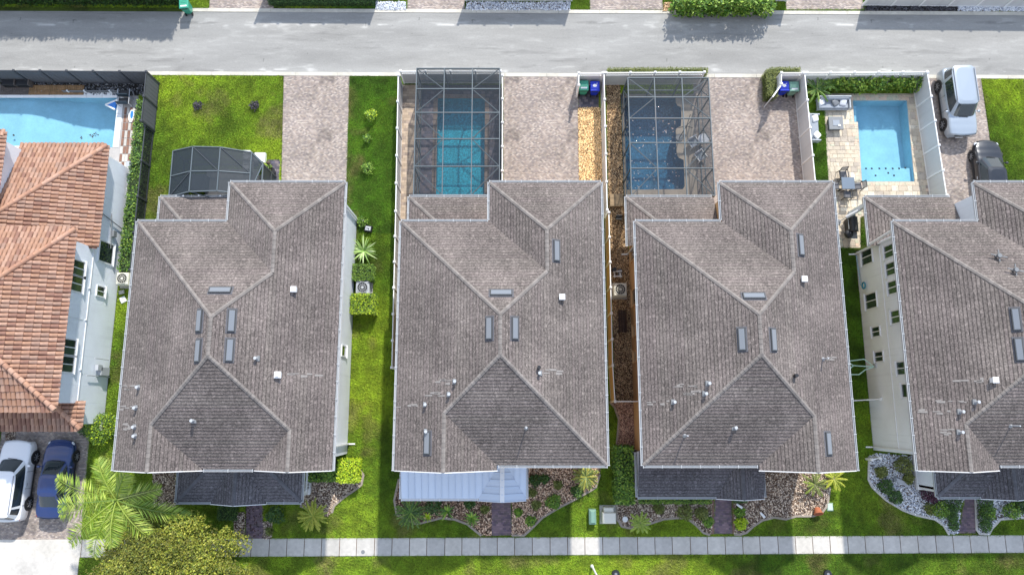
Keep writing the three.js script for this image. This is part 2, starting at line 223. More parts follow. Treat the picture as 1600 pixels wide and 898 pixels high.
// pavement slabs
{
  const k = structG('sidewalk'); const r = rngOf(9), pick = [M.concrete, M.concrete, M.concrete2, M.concrete3];
  const cuts = [-37, -33.3, -27.3, -24.7, -23.4, -22.2, -21.05, -19.9]; for (let x = -18.75; x < 37; x += 1.113) cuts.push(x + (r() - .5) * .05);
  for (let i = 0; i + 1 < cuts.length; i++) {
    const a = cuts[i] + .02, b = cuts[i + 1] - .02, y = .032 + r() * .008, m = new MB();
    const pts = [[a, walkTop(a)], [b, walkTop(b)], [b, walkBot(b)], [a, walkBot(a)]], ins = [[a + .025, walkTop(a) + .025], [b - .025, walkTop(b) + .025], [b - .025, walkBot(b) - .025], [a + .025, walkBot(a) - .025]];
    m.sheet(ins, y); for (let q = 0; q < 4; q++) { const w = (q + 1) % 4; m.quad([pts[w][0], y - .012, pts[w][1]], [pts[q][0], y - .012, pts[q][1]], [ins[q][0], y, ins[q][1]], [ins[w][0], y, ins[w][1]]); m.quad([pts[w][0], -.08, pts[w][1]], [pts[q][0], -.08, pts[q][1]], [pts[q][0], y - .012, pts[q][1]], [pts[w][0], y - .012, pts[w][1]]); }
    m.build('paving_slab', pick[Math.floor(r() * 4)], k);
  }
  const apron = structG('driveway_apron');
  for (const [x0, x1] of [[-37.5, -33.35], [-33.3, -27.35]]) { new MB().slab((x0 + x1) / 2, -.08, .035, 9.75, x1 - x0 - .03, 1.35, .02).build('paving_slab', M.concrete, apron); new MB().slab((x0 + x1) / 2, -.08, .033, 11.2, x1 - x0 - .03, 1.4, .02).build('paving_slab', M.concrete3, apron); }
  keepOff([[-90, walkTop(-90) + .02], [90, walkTop(90) + .02], [90, walkBot(90) - .02], [-90, walkBot(-90) - .02]]); keepOff(rect(-38, 8.8, -27.3, 12));
  sheet('sidewalk_joint_bed', [[-60, walkTop(-60) + .01], [60, walkTop(60) + .01], [60, walkBot(60) - .01], [-60, walkBot(-60) - .01]], .006, M.dirt);
}
function drive(pts, y = .02) { sheet('driveway', pts, y, M.drive); }
drive(GP([[443, 118], [546, 118], [541, 290], [439, 290]]));
drive([[-.62, alleyBot(0) + .27], [4.72, alleyBot(4) + .27], [4.72, -12.9], [-.62, -12.9]]);
drive([[12.9, alleyBot(13) + .27], [20.3, alleyBot(20) + .27], [20.3, -12.9], [12.9, -12.9]]);
drive([[29.2, alleyBot(30) + .27], ...GP([[1533, 121], [1547, 215], [1556, 300]]), [34.2, -12.9], [28.6, -12.9]]);
drive([[-33.3, .6], [-27.55, .6], ...GP([[125, 850]]), [-33.3, 8.4]]);
for (const [a, b] of [[326, 427], [636, 726], [922, 1036], [1229, 1350]]) drive([[G(a, 16)[0], -33], [G(b, 16)[0], -33], [G(b, 16)[0], alleyTop(0) - .27], [G(a, 16)[0], alleyTop(0) - .27]]);
function walk(pts) { sheet('front_walk', pts, .024, M.walk); }
walk(GP([[385, 775], [411, 775], [411, 842], [383, 843]])); walk(GP([[768, 770], [798, 770], [800, 836], [768, 837]])); walk(GP([[1117, 770], [1143, 770], [1145, 834], [1115, 834]])); walk(GP([[1509, 770], [1524, 770], [1525, 833], [1498, 833]]));
{ // brick borders of the third walk
  for (const [a, b] of [[[1114, 782], [1113.5, 834]], [[1146.5, 782], [1146.5, 834]]]) { const [x0, z0] = G(...a), [x1, z1] = G(...b); const o = new MB().beam([x0, .02, z0], [x1, .02, z1], .14, .08).build('path_border', M.edgingRed); o.userData.kind = 'structure'; }
}
// pool decks
sheet('pool_deck', rect(-8.0, -22.9, -6.45, -9.5), .016, M.strip);
sheet('pool_deck', rect(-6.45, -22.9, -.75, -13.2), .018, M.deck, [POOL2]);
sheet('pool_deck', rect(7.75, -22.2, 13.05, -13.2), .018, withMap([.50, .44, .38], TX.concrete), [POOL3]);
sheet('pool_deck', rect(-38.4, -23.0, -26.55, -16), .010, withMap([.55, .54, .55], TX.concrete), [POOL0]);
sheet('patio_slab', rect(-21.3, -16.6, -16.5, -12.9), .018, withMap([.50, .50, .52], TX.concrete));
sheet('patio_base', GP([[1287, 146], [1437, 146], [1455, 310], [1400, 312], [1345, 340], [1345, 387], [1306, 387], [1295, 283]]), .012, withMap([.66, .60, .52], TX.trav), [POOL4]);
sheet('patio_paving', rect(-17.1, -17.3, -16.2, -15.4), .014, M.deck);

sheet('bin_pad', [[4.74, alleyBot(4) + .3], [6.2, alleyBot(6) + .3], [6.2, -20.55], [4.74, -20.55]], .012, M.deck);
// ---------- beds with edging and loose chips ----------
function bed(px, mat, tones, n, size, edgeMat, seed, label, chipName, world) {
  const pts = world ? px : GP(px); sheet('planting_bed', pts, .03, mat);
  if (edgeMat) { const m = new MB(); for (let i = 0; i < edgeMat[1]; i++) { const a = pts[i], b = pts[(i + 1) % pts.length]; m.beam([a[0], .03, a[1]], [b[0], .03, b[1]], .13, .11); m.tube([b[0], -.02, b[1]], [b[0], .084, b[1]], .065, .065, 8); } m.build('bed_edging', edgeMat[0]).userData.kind = 'structure'; }
  const r = rngOf(seed); let x0 = 1e9, x1 = -1e9, z0 = 1e9, z1 = -1e9; for (const [x, z] of pts) { x0 = Math.min(x0, x); x1 = Math.max(x1, x); z0 = Math.min(z0, z); z1 = Math.max(z1, z); }
  const g = chipGeo, im = new THREE.InstancedMesh(g, M.chip, n), c = new THREE.Color(), q = new THREE.Quaternion(), e = new THREE.Euler(), mt = new THREE.Matrix4(); let k = 0, t = 0;
  while (k < n && t++ < n * 20) { const x = x0 + r() * (x1 - x0), z = z0 + r() * (z1 - z0); if (!inPoly(x, z, pts)) continue; const s = size * (.5 + r()); e.set(r() * 6, r() * 6, r() * 6); q.setFromEuler(e); mt.compose(V(x, .035 + r() * .02, z), q, V(s * (.7 + r() * .9), s * .5, s * .7)); im.setMatrixAt(k, mt); const tn = tones[Math.floor(r() * tones.length)], v = (.75 + r() * .5) * 1.45; im.setColorAt(k, c.setRGB(tn[0] * v, tn[1] * v, tn[2] * v)); k++; }
  im.count = k; im.name = nm(chipName); tag(shade(im), label, chipName.replace('_', ' '), null, 'stuff'); scene.add(im); return pts;
}
const chipGeo = new THREE.IcosahedronGeometry(1, 0);
const MUL = [[.42, .28, .19], [.30, .20, .14], [.52, .38, .27], [.18, .12, .09], [.58, .46, .34]], MULG = [[.34, .27, .21], [.22, .175, .14], [.46, .38, .30], [.13, .10, .085], [.54, .46, .37]], WHT = [[.52, .53, .55], [.42, .44, .47], [.56, .57, .58], [.26, .28, .33]], STR = [[.72, .52, .27], [.58, .40, .2], [.8, .62, .36], [.4, .27, .14]], BRN = [[.42, .29, .16], [.3, .2, .11], [.55, .4, .24], [.2, .14, .09]], RED = [[.27, .16, .12], [.18, .11, .09], [.38, .25, .19], [.42, .3, .22]];
bed([[470, 792], [478, 735], [560, 730], [568, 742], [565, 757], [555, 765], [540, 775], [530, 783], [522, 790], [519, 800], [512, 806], [505, 808]], M.dirt, MULG, 2600, .045, [M.edging, 9], 21, 'grey brown mulch in the curved bed right of the leftmost grey-roofed house', 'mulch');
bed([[238, 735], [275, 733], [275, 792], [240, 790]], M.dirt, MULG, 900, .045, null, 22, 'dark mulch left of the front porch behind the feathery palm', 'mulch');
bed([[411, 815], [426, 812], [424, 842], [411, 842]], M.dirt, MULG, 350, .04, null, 23, 'narrow mulch strip beside the leaf strewn front walk', 'mulch');
bed([[364, 800], [383, 800], [382, 843], [366, 838]], M.dirt, MULG, 350, .04, null, 24, 'narrow mulch strip left of the leaf strewn front walk', 'mulch');
bed([[752, 836.5], [730, 818.5], [710, 811], [689, 809], [651, 818.5], [620, 804], [616, 781], [623, 749], [630, 740], [768, 740], [768, 836.5]], M.dirt, MUL, 3000, .05, [M.edging, 7], 25, 'pinkish brown wood chips below the blue metal porch roof', 'mulch');
bed([[800, 836], [819, 836], [828, 828], [848, 808], [875, 792], [902, 778], [923, 766], [931, 761], [937, 742], [939, 725], [823, 725], [823, 776], [800, 778]], M.dirt, MUL, 4200, .05, [M.edging, 8], 26, 'pinkish brown wood chips in the large bed right of the blue metal porch', 'mulch');
bed([[963, 787], [964, 810], [971.5, 822], [985, 825], [1000, 822], [1018, 817], [1036, 811], [1057, 809], [1073, 809], [1087, 819.5], [1099, 832], [1108, 835], [1113, 834.5], [1113, 775], [997, 775], [985, 785]], M.dirt, MULG, 2800, .045, [M.edging, 11], 27, 'mulch in the wavy edged bed between clipped hedge and third front walk', 'mulch');
bed([[1147, 834.5], [1156, 835], [1166, 832], [1177, 822], [1191, 812.5], [1210, 808], [1228, 811], [1244, 806], [1270, 806], [1284, 801], [1293, 789], [1296.5, 762], [1293, 734], [1190, 734], [1195, 774], [1147, 775]], M.dirt, MULG, 4200, .045, [M.edging, 11], 28, 'grey brown mulch in the wavy bed holding an orange pot', 'mulch');
bed([[1358, 713], [1357, 749], [1363, 761], [1384.5, 781], [1411, 797], [1433, 805], [1461, 811], [1474, 820], [1482.5, 834], [1498, 833.5], [1501, 790], [1510, 775], [1465, 770], [1463, 750], [1433, 740], [1431, 712], [1368, 708]], M.gravelWhite, WHT, 4200, .055, [M.concrete, 8], 29, 'white landscape stones sweeping round the front of the right-hand white house', 'white_gravel');
bed([[1524, 776], [1526, 827], [1531, 833.5], [1545, 834], [1550, 825], [1563, 811], [1600, 808.5], [1660, 808], [1660, 776]], M.gravelWhite, WHT, 1800, .055, [M.concrete, 7], 30, 'white landscape stones right of the rightmost front walk', 'white_gravel');
bed([[903, 168], [938, 168], [944, 300], [905, 300]], M.straw, STR, 6500, .036, null, 31, 'bright straw coloured chips between paver drive and fence behind the bins', 'straw_mulch');
bed([[947, 130], [969, 130], [975, 330], [985, 420], [988, 560], [990, 632], [962, 632], [954, 420], [951, 330]], M.gravelBrown, BRN, 11000, .038, null, 32, 'brown gravel in the narrow side passage beside the tan house', 'gravel');
bed([[953, 628], [960, 636], [967, 655], [965, 680], [963, 700], [992, 700], [990, 628]], M.dirt, RED, 1700, .05, [M.edging, 4], 33, 'reddish bark chips in the side bed above the clipped hedge', 'bark_chips');
bed([[623, 140], [628, 140], [624, 330], [622, 570], [616, 570]], M.gravelBrown, STR, 1500, .045, null, 34, 'straw coloured chips along the fence left of the middle house', 'straw_mulch');
for (const [a, b, s] of [[587, 634, 35], [729, 891, 36], [1497, 1660, 37]]) bed([[a, a > 1400 ? 8 : 3], [b, a > 1400 ? 8 : 3], [b, a > 1400 ? 17.5 : 16], [a, a > 1400 ? 17.5 : 16]], M.gravelWhite, WHT, a < 600 ? 700 : 1700, .055, null, s, ['white stones at the alley edge left of the second upper drive', 'white stones in front of the alley fence right of the second upper drive', 'white stones below the long fence at the upper right corner'][s - 35], 'white_gravel');
bed([[1038, 4], [1052, 4], [1052, 17.5], [1036, 17.5]], M.gravelBrown, BRN, 300, .05, null, 38, 'brown gravel patch between upper drive and leafy alley hedge', 'gravel');
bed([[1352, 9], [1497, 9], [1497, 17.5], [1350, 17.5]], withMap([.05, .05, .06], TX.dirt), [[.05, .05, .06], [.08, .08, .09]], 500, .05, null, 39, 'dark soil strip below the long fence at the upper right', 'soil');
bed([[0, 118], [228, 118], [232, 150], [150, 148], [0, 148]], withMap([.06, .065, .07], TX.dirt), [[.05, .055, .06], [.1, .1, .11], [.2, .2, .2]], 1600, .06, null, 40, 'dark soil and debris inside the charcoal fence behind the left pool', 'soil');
bed([[8, 672], [24, 672], [22, 740], [8, 740]], M.dirt, MULG, 300, .05, null, 41, 'mulch strip at the left edge beside the white vehicle', 'mulch');

// ---------- houses ----------
const PITCH = .5, EAVE = 5.8;
const planeY = (dir, e, h0, p) => (x, z) => h0 + p * (dir === 'N' ? z - e : dir === 'S' ? e - z : dir === 'W' ? x - e : e - x);
function clip(poly, f) { const o = []; for (let i = 0; i < poly.length; i++) { const a = poly[i], b = poly[(i + 1) % poly.length], fa = f(a), fb = f(b); if (fa >= 0) o.push(a); if ((fa >= 0) !== (fb >= 0)) { const t = fa / (fa - fb); o.push([a[0] + (b[0] - a[0]) * t, a[1] + (b[1] - a[1]) * t]); } } return o; }
function slope(parent, name, pts, dir, e, h0, p, mat, seed, exposure = .2) {   // a roof slope laid in overlapping courses
  const r = rngOf(seed), m = new MB(), L = Math.sqrt(1 + p * p), b = exposure / L, dist = q => (dir === 'N' ? q[1] - e : dir === 'S' ? e - q[1] : dir === 'W' ? q[0] - e : e - q[0]);
  const ds = pts.map(dist), d0 = Math.min(...ds), d1 = Math.max(...ds), along = q => (dir === 'N' || dir === 'S' ? q[0] : q[2]), off = r() * 6, T = .02;
  for (let k = Math.floor(d0 / b + 1e-6); k * b < d1 - 1e-6; k++) {
    const s0 = k * b, s1 = s0 + b, c = clip(clip(pts, q => dist(q) - s0), q => s1 - dist(q)); if (c.length < 3) continue;
    const v = 1 + (r() - .5) * .10, col = [v, v * (.985 + r() * .03), v], lift = q => h0 + p * dist(q) + T * (1 - (dist(q) - s0) / b), P = q => [q[0], lift(q), q[1]], uf = q => [along(q) + off, (dist([q[0], q[2]])) * L];
    const w = c.map(P), f = THREE.ShapeUtils.triangulateShape(c.map(q => new THREE.Vector2(q[0], q[1])), []);
    for (const t of f) { let q = t.map(i => w[i]); const cr = (q[1][2] - q[0][2]) * (q[2][0] - q[0][0]) - (q[1][0] - q[0][0]) * (q[2][2] - q[0][2]); if (cr < 0) q = [q[0], q[2], q[1]]; m.tri(q[0], q[1], q[2], col, uf); }
    for (let i = 0; i < c.length; i++) { const A = c[i], B = c[(i + 1) % c.length]; if (Math.abs(dist(A) - s0) < 1e-6 && Math.abs(dist(B) - s0) < 1e-6) { const a = P(A), d = P(B); m.quad([a[0], a[1] - T - .004, a[2]], a, d, [d[0], d[1] - T - .004, d[2]], col); } }
  }
  return m.build(name, mat, parent);
}
function caps(parent, a, b, drop, mat, seed, name = 'ridge_cap', w = .105) {   // overlapping cap shingles along a hip or ridge, low end a to high end b
  const m = new MB(), r = rngOf(seed), d = V(b[0] - a[0], b[1] - a[1], b[2] - a[2]), L = d.length(); d.normalize(); const s = V(-d.z, 0, d.x).normalize(), n = Math.max(1, Math.round(L / .26));
  for (let i = 0; i < n; i++) { const P = (t, k, up) => [a[0] + d.x * t + s.x * w * k, a[1] + d.y * t + up - Math.abs(k) * drop * w, a[2] + d.z * t + s.z * w * k], t0 = i * L / n, t1 = (i + 1) * L / n + .05, v = .85 + r() * .3, c = [v, v, v], h = .055; const A = [P(t0, -1, h), P(t0, 0, h + .01), P(t0, 1, h)], B = [P(t1, -1, h - .022), P(t1, 0, h - .012), P(t1, 1, h - .022)]; m.quad(A[0], A[1], B[1], B[0], c).quad(A[1], A[2], B[2], B[1], c); m.quad(P(t0, -1, .0), P(t0, 0, .015), A[1], A[0], c).quad(P(t0, 0, .015), P(t0, 1, 0), A[2], A[1], c); m.quad(P(t0, -1, 0), A[0], B[0], P(t1, -1, -.02), c); m.quad(A[2], P(t0, 1, 0), P(t1, 1, -.02), B[2], c); }
  return m.build(name, mat, parent);
}
function onRoof(px, py, f) { let h = 7; for (let i = 0; i < 25; i++) { const [x, z] = G(px, py, h); h = f(x, z); } const [x, z] = G(px, py, h); return [x, h, z]; }
const tiltM = (pos, dir, p) => { const a = Math.atan(p), ax = dir === 'N' ? V(1, 0, 0) : dir === 'S' ? V(1, 0, 0) : V(0, 0, 1), sg = dir === 'N' ? -1 : dir === 'S' ? 1 : dir === 'W' ? 1 : -1; return new THREE.Matrix4().compose(V(...pos), new THREE.Quaternion().setFromAxisAngle(ax, a * sg), V(1, 1, 1)); };
function skylightOn(h, px, py, dir, f) {
  const pos = onRoof(px, py, f), m = tiltM(pos, dir, PITCH), w = dir === 'N' || dir === 'S' ? [1.24, .4] : [.4, 1.24], mk = (sx, y0, y1, sz) => { const g = new MB().slab(0, y0, y1, 0, sx, sz, .02); const q = new THREE.BufferGeometry().copy(g.geometry()); q.applyMatrix4(m); return new MB().geo(q); };
  const s = mk(w[0], -.05, .12, w[1]).build('skylight', M.skyFrame, h); const g = mk(w[0] - .1, .11, .14, w[1] - .1).build('skylight_glass', M.skylight, s); mk(w[0] + .16, -.02, .035, w[1] + .16).build('flashing', M.capDark, s); return g;
}
function ventOn(h, px, py, f, kind) {
  const [x, y, z] = onRoof(px, py, f), m = new MB();
  if (kind === 'box') { m.slab(x, y - .15, y + .24, z, .26, .26, .04); m.slab(x, y + .24, y + .3, z, .34, .34, .03); m.build('roof_vent', M.trim, h); }
  else if (kind === 'big') { m.slab(x, y - .15, y + .2, z, .3, .3, .03).slab(x, y + .2, y + .28, z, .38, .38, .05).tube([x, y + .29, z], [x, y + .34, z], .12, .1, 10); m.build('roof_vent', M.trim, h); }
  else if (kind === 'dark') { m.tube([x, y - .1, z], [x, y + .35, z], .1, .1, 10).build('vent_pipe', M.black, h); }
  else if (kind === 'thin') { m.tube([x, y - .1, z], [x, y + .75, z], .04, .04, 8); m.tube([x, y - .02, z], [x, y + .1, z], .14, .05, 8); m.build('vent_pipe', M.lightGrey, h); }
  else if (kind === 'dish') { m.beam([x - .45, y + .25, z - .1], [x + .45, y + .28, z + .1], .05).beam([x, y + .25, z - .35], [x, y + .27, z + .35], .05).tube([x, y - .1, z], [x, y + .35, z], .05).tube([x, y + .3, z], [x, y + .36, z], .17, .12, 10); m.build('roof_aerial', M.grey, h); }
  else { m.tube([x, y - .1, z], [x, y + .3, z], .075, .075, 10).tube([x, y + .3, z], [x, y + .34, z], .1, .085, 10); const vp = m.build('vent_pipe', M.lightGrey, h); new MB().slab(x, y - .12, y + .03, z, .3, .3, .02).build('flashing', M.grey, vp); }
}
M.streak = std([.27, .25, .235]);
// pale run-off streaks under a vent: worn patches lying on the courses
function streak(h, px, py, dir, f, len, seed) { const [x, y, z] = onRoof(px, py, f), r = rngOf(seed), m = new MB(); for (let i = 0; i < 5; i++) { const t = .2 + r() * len, l = .15 + r() * .35, o = (r() - .5) * .3, w = .03 + r() * .05, s = dir === 'W' ? -1 : 1, P = (a, b) => { const X = x + s * a, Z = z + b; return [X, f(X, Z) + .028, Z]; }; m.quad(P(t, o - w), P(t, o + w), P(t + l, o + w * .6), P(t + l, o - w * .6)); } m.build('pale_streak', M.streak, h); }
function gutters(h, runs, y = EAVE, name = 'gutter', mat = M.gutter) {
  for (const [x0, z0, x1, z1, ox, oz] of runs) { // offset outward
    const m = new MB(), a = [x0 + ox * .07, y - .04, z0 + oz * .07], b = [x1 + ox * .07, y - .04, z1 + oz * .07], L = Math.hypot(x1 - x0, z1 - z0), n = Math.max(1, Math.floor(L / .95)), dx = (x1 - x0) / L, dz = (z1 - z0) / L;
    m.beam([a[0] + ox * .05, a[1], a[2] + oz * .05], [b[0] + ox * .05, b[1], b[2] + oz * .05], .03, .12).beam([a[0] - ox * .045, a[1] + .005, a[2] - oz * .045], [b[0] - ox * .045, b[1] + .005, b[2] - oz * .045], .025, .12).beam([a[0], a[1] - .05, a[2]], [b[0], b[1] - .05, b[2]], .1, .02);
    for (let i = 0; i <= n; i++) { const t = i / n * L, q = [a[0] + dx * t, y + .035, a[2] + dz * t]; m.box(q[0] - ox * .0, q[1], q[2] - oz * .0, ox ? .17 : .04, .02, oz ? .17 : .04); }
    m.build(name, mat, h);
  }
}
function wallWindow(h, wx, out, c0, c1, panes, glass = M.glassDark, w = .07, fm = M.trim) { // on a wall x = wx facing out (-1 west, 1 east); c0, c1 opposite corners in (y, z)
  const y0 = Math.min(c0[0], c1[0]), y1 = Math.max(c0[0], c1[0]), z0 = Math.min(c0[1], c1[1]), z1 = Math.max(c0[1], c1[1]), m = new MB(), X = wx + out * .02;
  m.box(X, y0 - w / 2, (z0 + z1) / 2, .09, w, z1 - z0 + 2 * w).box(X, y1 + w / 2, (z0 + z1) / 2, .085, w, z1 - z0 + 2 * w).box(X, (y0 + y1) / 2, z0 - w / 2, .08, y1 - y0, w).box(X, (y0 + y1) / 2, z1 + w / 2, .08, y1 - y0, w);
  for (let i = 1; i < panes; i++) m.box(X, (y0 + y1) / 2, z0 + (z1 - z0) * i / panes, .07, y1 - y0, .05);
  const f = m.build('window', fm, h);
  for (let i = 0; i < panes; i++) { const a = z0 + (z1 - z0) * i / panes, b = z0 + (z1 - z0) * (i + 1) / panes; new MB().box(wx + out * .012, (y0 + y1) / 2, (a + b) / 2, .02, y1 - y0, b - a - .05).build('pane', i === panes - 1 && panes > 1 ? M.paneLit : glass, f); }
  new MB().box(wx + out * .05, y0 - w - .03, (z0 + z1) / 2, .14, .05, z1 - z0 + 2 * w + .1).build('sill', fm, f); return f;
}

function greyHouse(s) {
  const { xl, xm, xr, gl = 0, gr = 0, wall } = s, zn = -13.65, zn2 = -11.2, zs = s.zs || 3.02, zg = 3.3, w = (xr - xm) / 2, rx = xm + w, zA = zn + w, W = (xr - xl) / 2, R = xl + W, nA = zn2 + W, sA = zs - W, zv = zn2 + w, sd = s.seed;
  const h = thing('house', [R, 0, zs], s.label, 'house'); noGrass.push(rect(xl + .5, zn2, xr - .5, zs - .5)); noGrass.push(rect(xm + .4, zn, xr - .4, zn2));
  // walls
  const foot = [[xl + .55, zn2 + .55], [xm + .5, zn2 + .55], [xm + .5, zn + .5], [xr - .55, zn + .5], [xr - .55, zs - .52], [xl + .55, zs - .52]];
  const wl = new MB().prism(foot, -.02, EAVE - .08); for (const [a, d, flip] of [[xl, gl, 1], [xr, gr, -1]]) if (d) wl.tri([a, EAVE - .06, zg - .3], [a + flip * 2 * d, EAVE - .06, zg - .3], [a + flip * d, EAVE + PITCH * d - .06, zg - .3]); wl.build('wall', wall, h);
  new MB().box(xl + .535, 3.0, (zn2 + zs) / 2, .03, .05, zs - zn2 - 1.2).build('wall_band', M.trim, h); new MB().box(xr - .535, 3.0, (zn + zs) / 2, .03, .05, zs - zn - 1.2).build('wall_band', M.trim, h);
  const plan = [[xl + .02, zn2 + .02], [xm + .02, zn2 + .02], [xm + .02, zn + .02], [xr - .02, zn + .02], [xr - .02, zs - .02], [xl + .02, zs - .02]];
  new MB().prism(plan, EAVE - .11, EAVE - .05).build('soffit', M.soffit, h);
  const c = s.capMat || M.cap, sm = M.shingle, nF = planeY('N', zn, EAVE, PITCH), nm2 = planeY('N', zn2, EAVE, PITCH), wF = planeY('W', xl, EAVE, PITCH), eF = planeY('E', xr, EAVE, PITCH), sF = planeY('S', zs, EAVE, PITCH), wwF = planeY('W', xm, EAVE, PITCH);
  const gxl = xl + gl, gxr = xr - gr, gzl = zs - gl, gzr = zs - gr;
  slope(h, 'roof_slope', [[xm, zn], [xr, zn], [rx, zA]], 'N', zn, EAVE, PITCH, sm, sd + 1);
  slope(h, 'roof_slope', [[xm, zn], [rx, zA], [rx, zv], [xm, zn2]], 'W', xm, EAVE, PITCH, sm, sd + 2);
  slope(h, 'roof_slope', [[xr, zn], ...(gr ? [[xr, zg], [gxr, zg], [gxr, gzr]] : [[xr, zs]]), [R, sA], [R, nA], [rx, zv], [rx, zA]], 'E', xr, EAVE, PITCH, sm, sd + 3);
  slope(h, 'roof_slope', [[xl, zn2], [xm, zn2], [rx, zv], [R, nA]], 'N', zn2, EAVE, PITCH, sm, sd + 4);
  slope(h, 'roof_slope', [[xl, zn2], [R, nA], [R, sA], ...(gl ? [[gxl, gzl], [gxl, zg], [xl, zg]] : [[xl, zs]])], 'W', xl, EAVE, PITCH, sm, sd + 5);
  slope(h, 'roof_slope', [[R, sA], ...(gr ? [[gxr, gzr], [xr - 2 * gr, zs]] : [[xr, zs]]), ...(gl ? [[xl + 2 * gl, zs], [gxl, gzl]] : [[xl, zs]])], 'S', zs, EAVE, PITCH, sm, sd + 6);
  if (gl) slope(h, 'roof_slope', [[gxl, gzl], [xl + 2 * gl, zs], [xl + 2 * gl, zg], [gxl, zg]], 'E', xl + 2 * gl, EAVE, PITCH, sm, sd + 7);
  if (gr) slope(h, 'roof_slope', [[gxr, gzr], [xr - 2 * gr, zs], [xr - 2 * gr, zg], [gxr, zg]], 'W', xr - 2 * gr, EAVE, PITCH, sm, sd + 8);
  const q = (x, z, f) => [x, f(x, z), z], hd = PITCH * .7;
  let k = sd * 3; for (const [a, b, d] of [[q(xm, zn, nF), q(rx, zA, nF), hd], [q(xr, zn, nF), q(rx, zA, nF), hd], [q(rx, zv, wwF), q(rx, zA, wwF), PITCH], [q(rx, zv, eF), q(R, nA, eF), hd], [q(xl, zn2, nm2), q(R, nA, nm2), hd], [q(R, sA, sF), q(R, nA, wF), PITCH],
    [gl ? q(gxl, gzl, sF) : q(xl, zs, sF), q(R, sA, sF), hd], [gr ? q(gxr, gzr, sF) : q(xr, zs, sF), q(R, sA, sF), hd], ...(gl ? [[q(gxl, zg, wF), q(gxl, gzl, wF), PITCH]] : []), ...(gr ? [[q(gxr, zg, eF), q(gxr, gzr, eF), PITCH]] : [])]) caps(h, a, b, d, c, k++);
  gutters(h, [[xm, zn, xr, zn, 0, -1], [xl, zn2, xm - .1, zn2, 0, -1], [xm, zn2 - .12, xm, zn, -1, 0], [xl, zn2, xl, gl ? zg : zs, -1, 0], [xr, zn, xr, gr ? zg : zs, 1, 0], [gl ? xl + 2 * gl + .1 : xl, zs, gr ? xr - 2 * gr - .1 : xr, zs, 0, 1]]);
  for (const [a, d, fl] of [[xl, gl, 1], [xr, gr, -1]]) if (d) new MB().beam([a, EAVE - .08, zg + .02], [a + fl * d, EAVE + PITCH * d - .06, zg + .02], .05, .16).beam([a + fl * 2 * d, EAVE - .06, zg + .02], [a + fl * d, EAVE + PITCH * d - .06, zg + .02], .05, .16).build('fascia', M.soffit, h);
  // low roof at the back
  const ly = 2.9, lp = .36, lx = xl - (s.lanaiOut || 0), run = 2.95, lf = planeY('N', zn, ly, lp);
  slope(h, 'low_roof', [[lx, zn], [xm + .45, zn], [xm + .45, zn + run], [lx + run, zn + run]], 'N', zn, ly, lp, sm, sd + 9);
  slope(h, 'low_roof', [[lx, zn], [lx + run, zn + run], [lx + run, -10.4], [lx, -10.4]], 'W', lx, ly, lp, sm, sd + 10);
  caps(h, q(lx, zn, lf), q(lx + run, zn + run, lf), lp * .7, c, k++);
  gutters(h, [[lx, zn, xm + .3, zn, 0, -1], [lx, zn, lx, -10.4, -1, 0]], ly);
  new MB().prism([[lx + .02, zn + .02], [xm + .45, zn + .02], [xm + .45, zn2 + .5], [lx + .02, zn2 + .5]], ly - .1, ly - .05).build('soffit', M.soffit, h);
  for (const x of [lx + .35, (lx + xm) / 2, xm]) new MB().box(x, 1.4, zn + .3, .25, 2.8, .25).build('column', wall, h);
  h.userData.f = undefined; delete h.userData.f;
  return { h, nF, nm2, wF, eF, sF, wwF, R, W, rx };
}
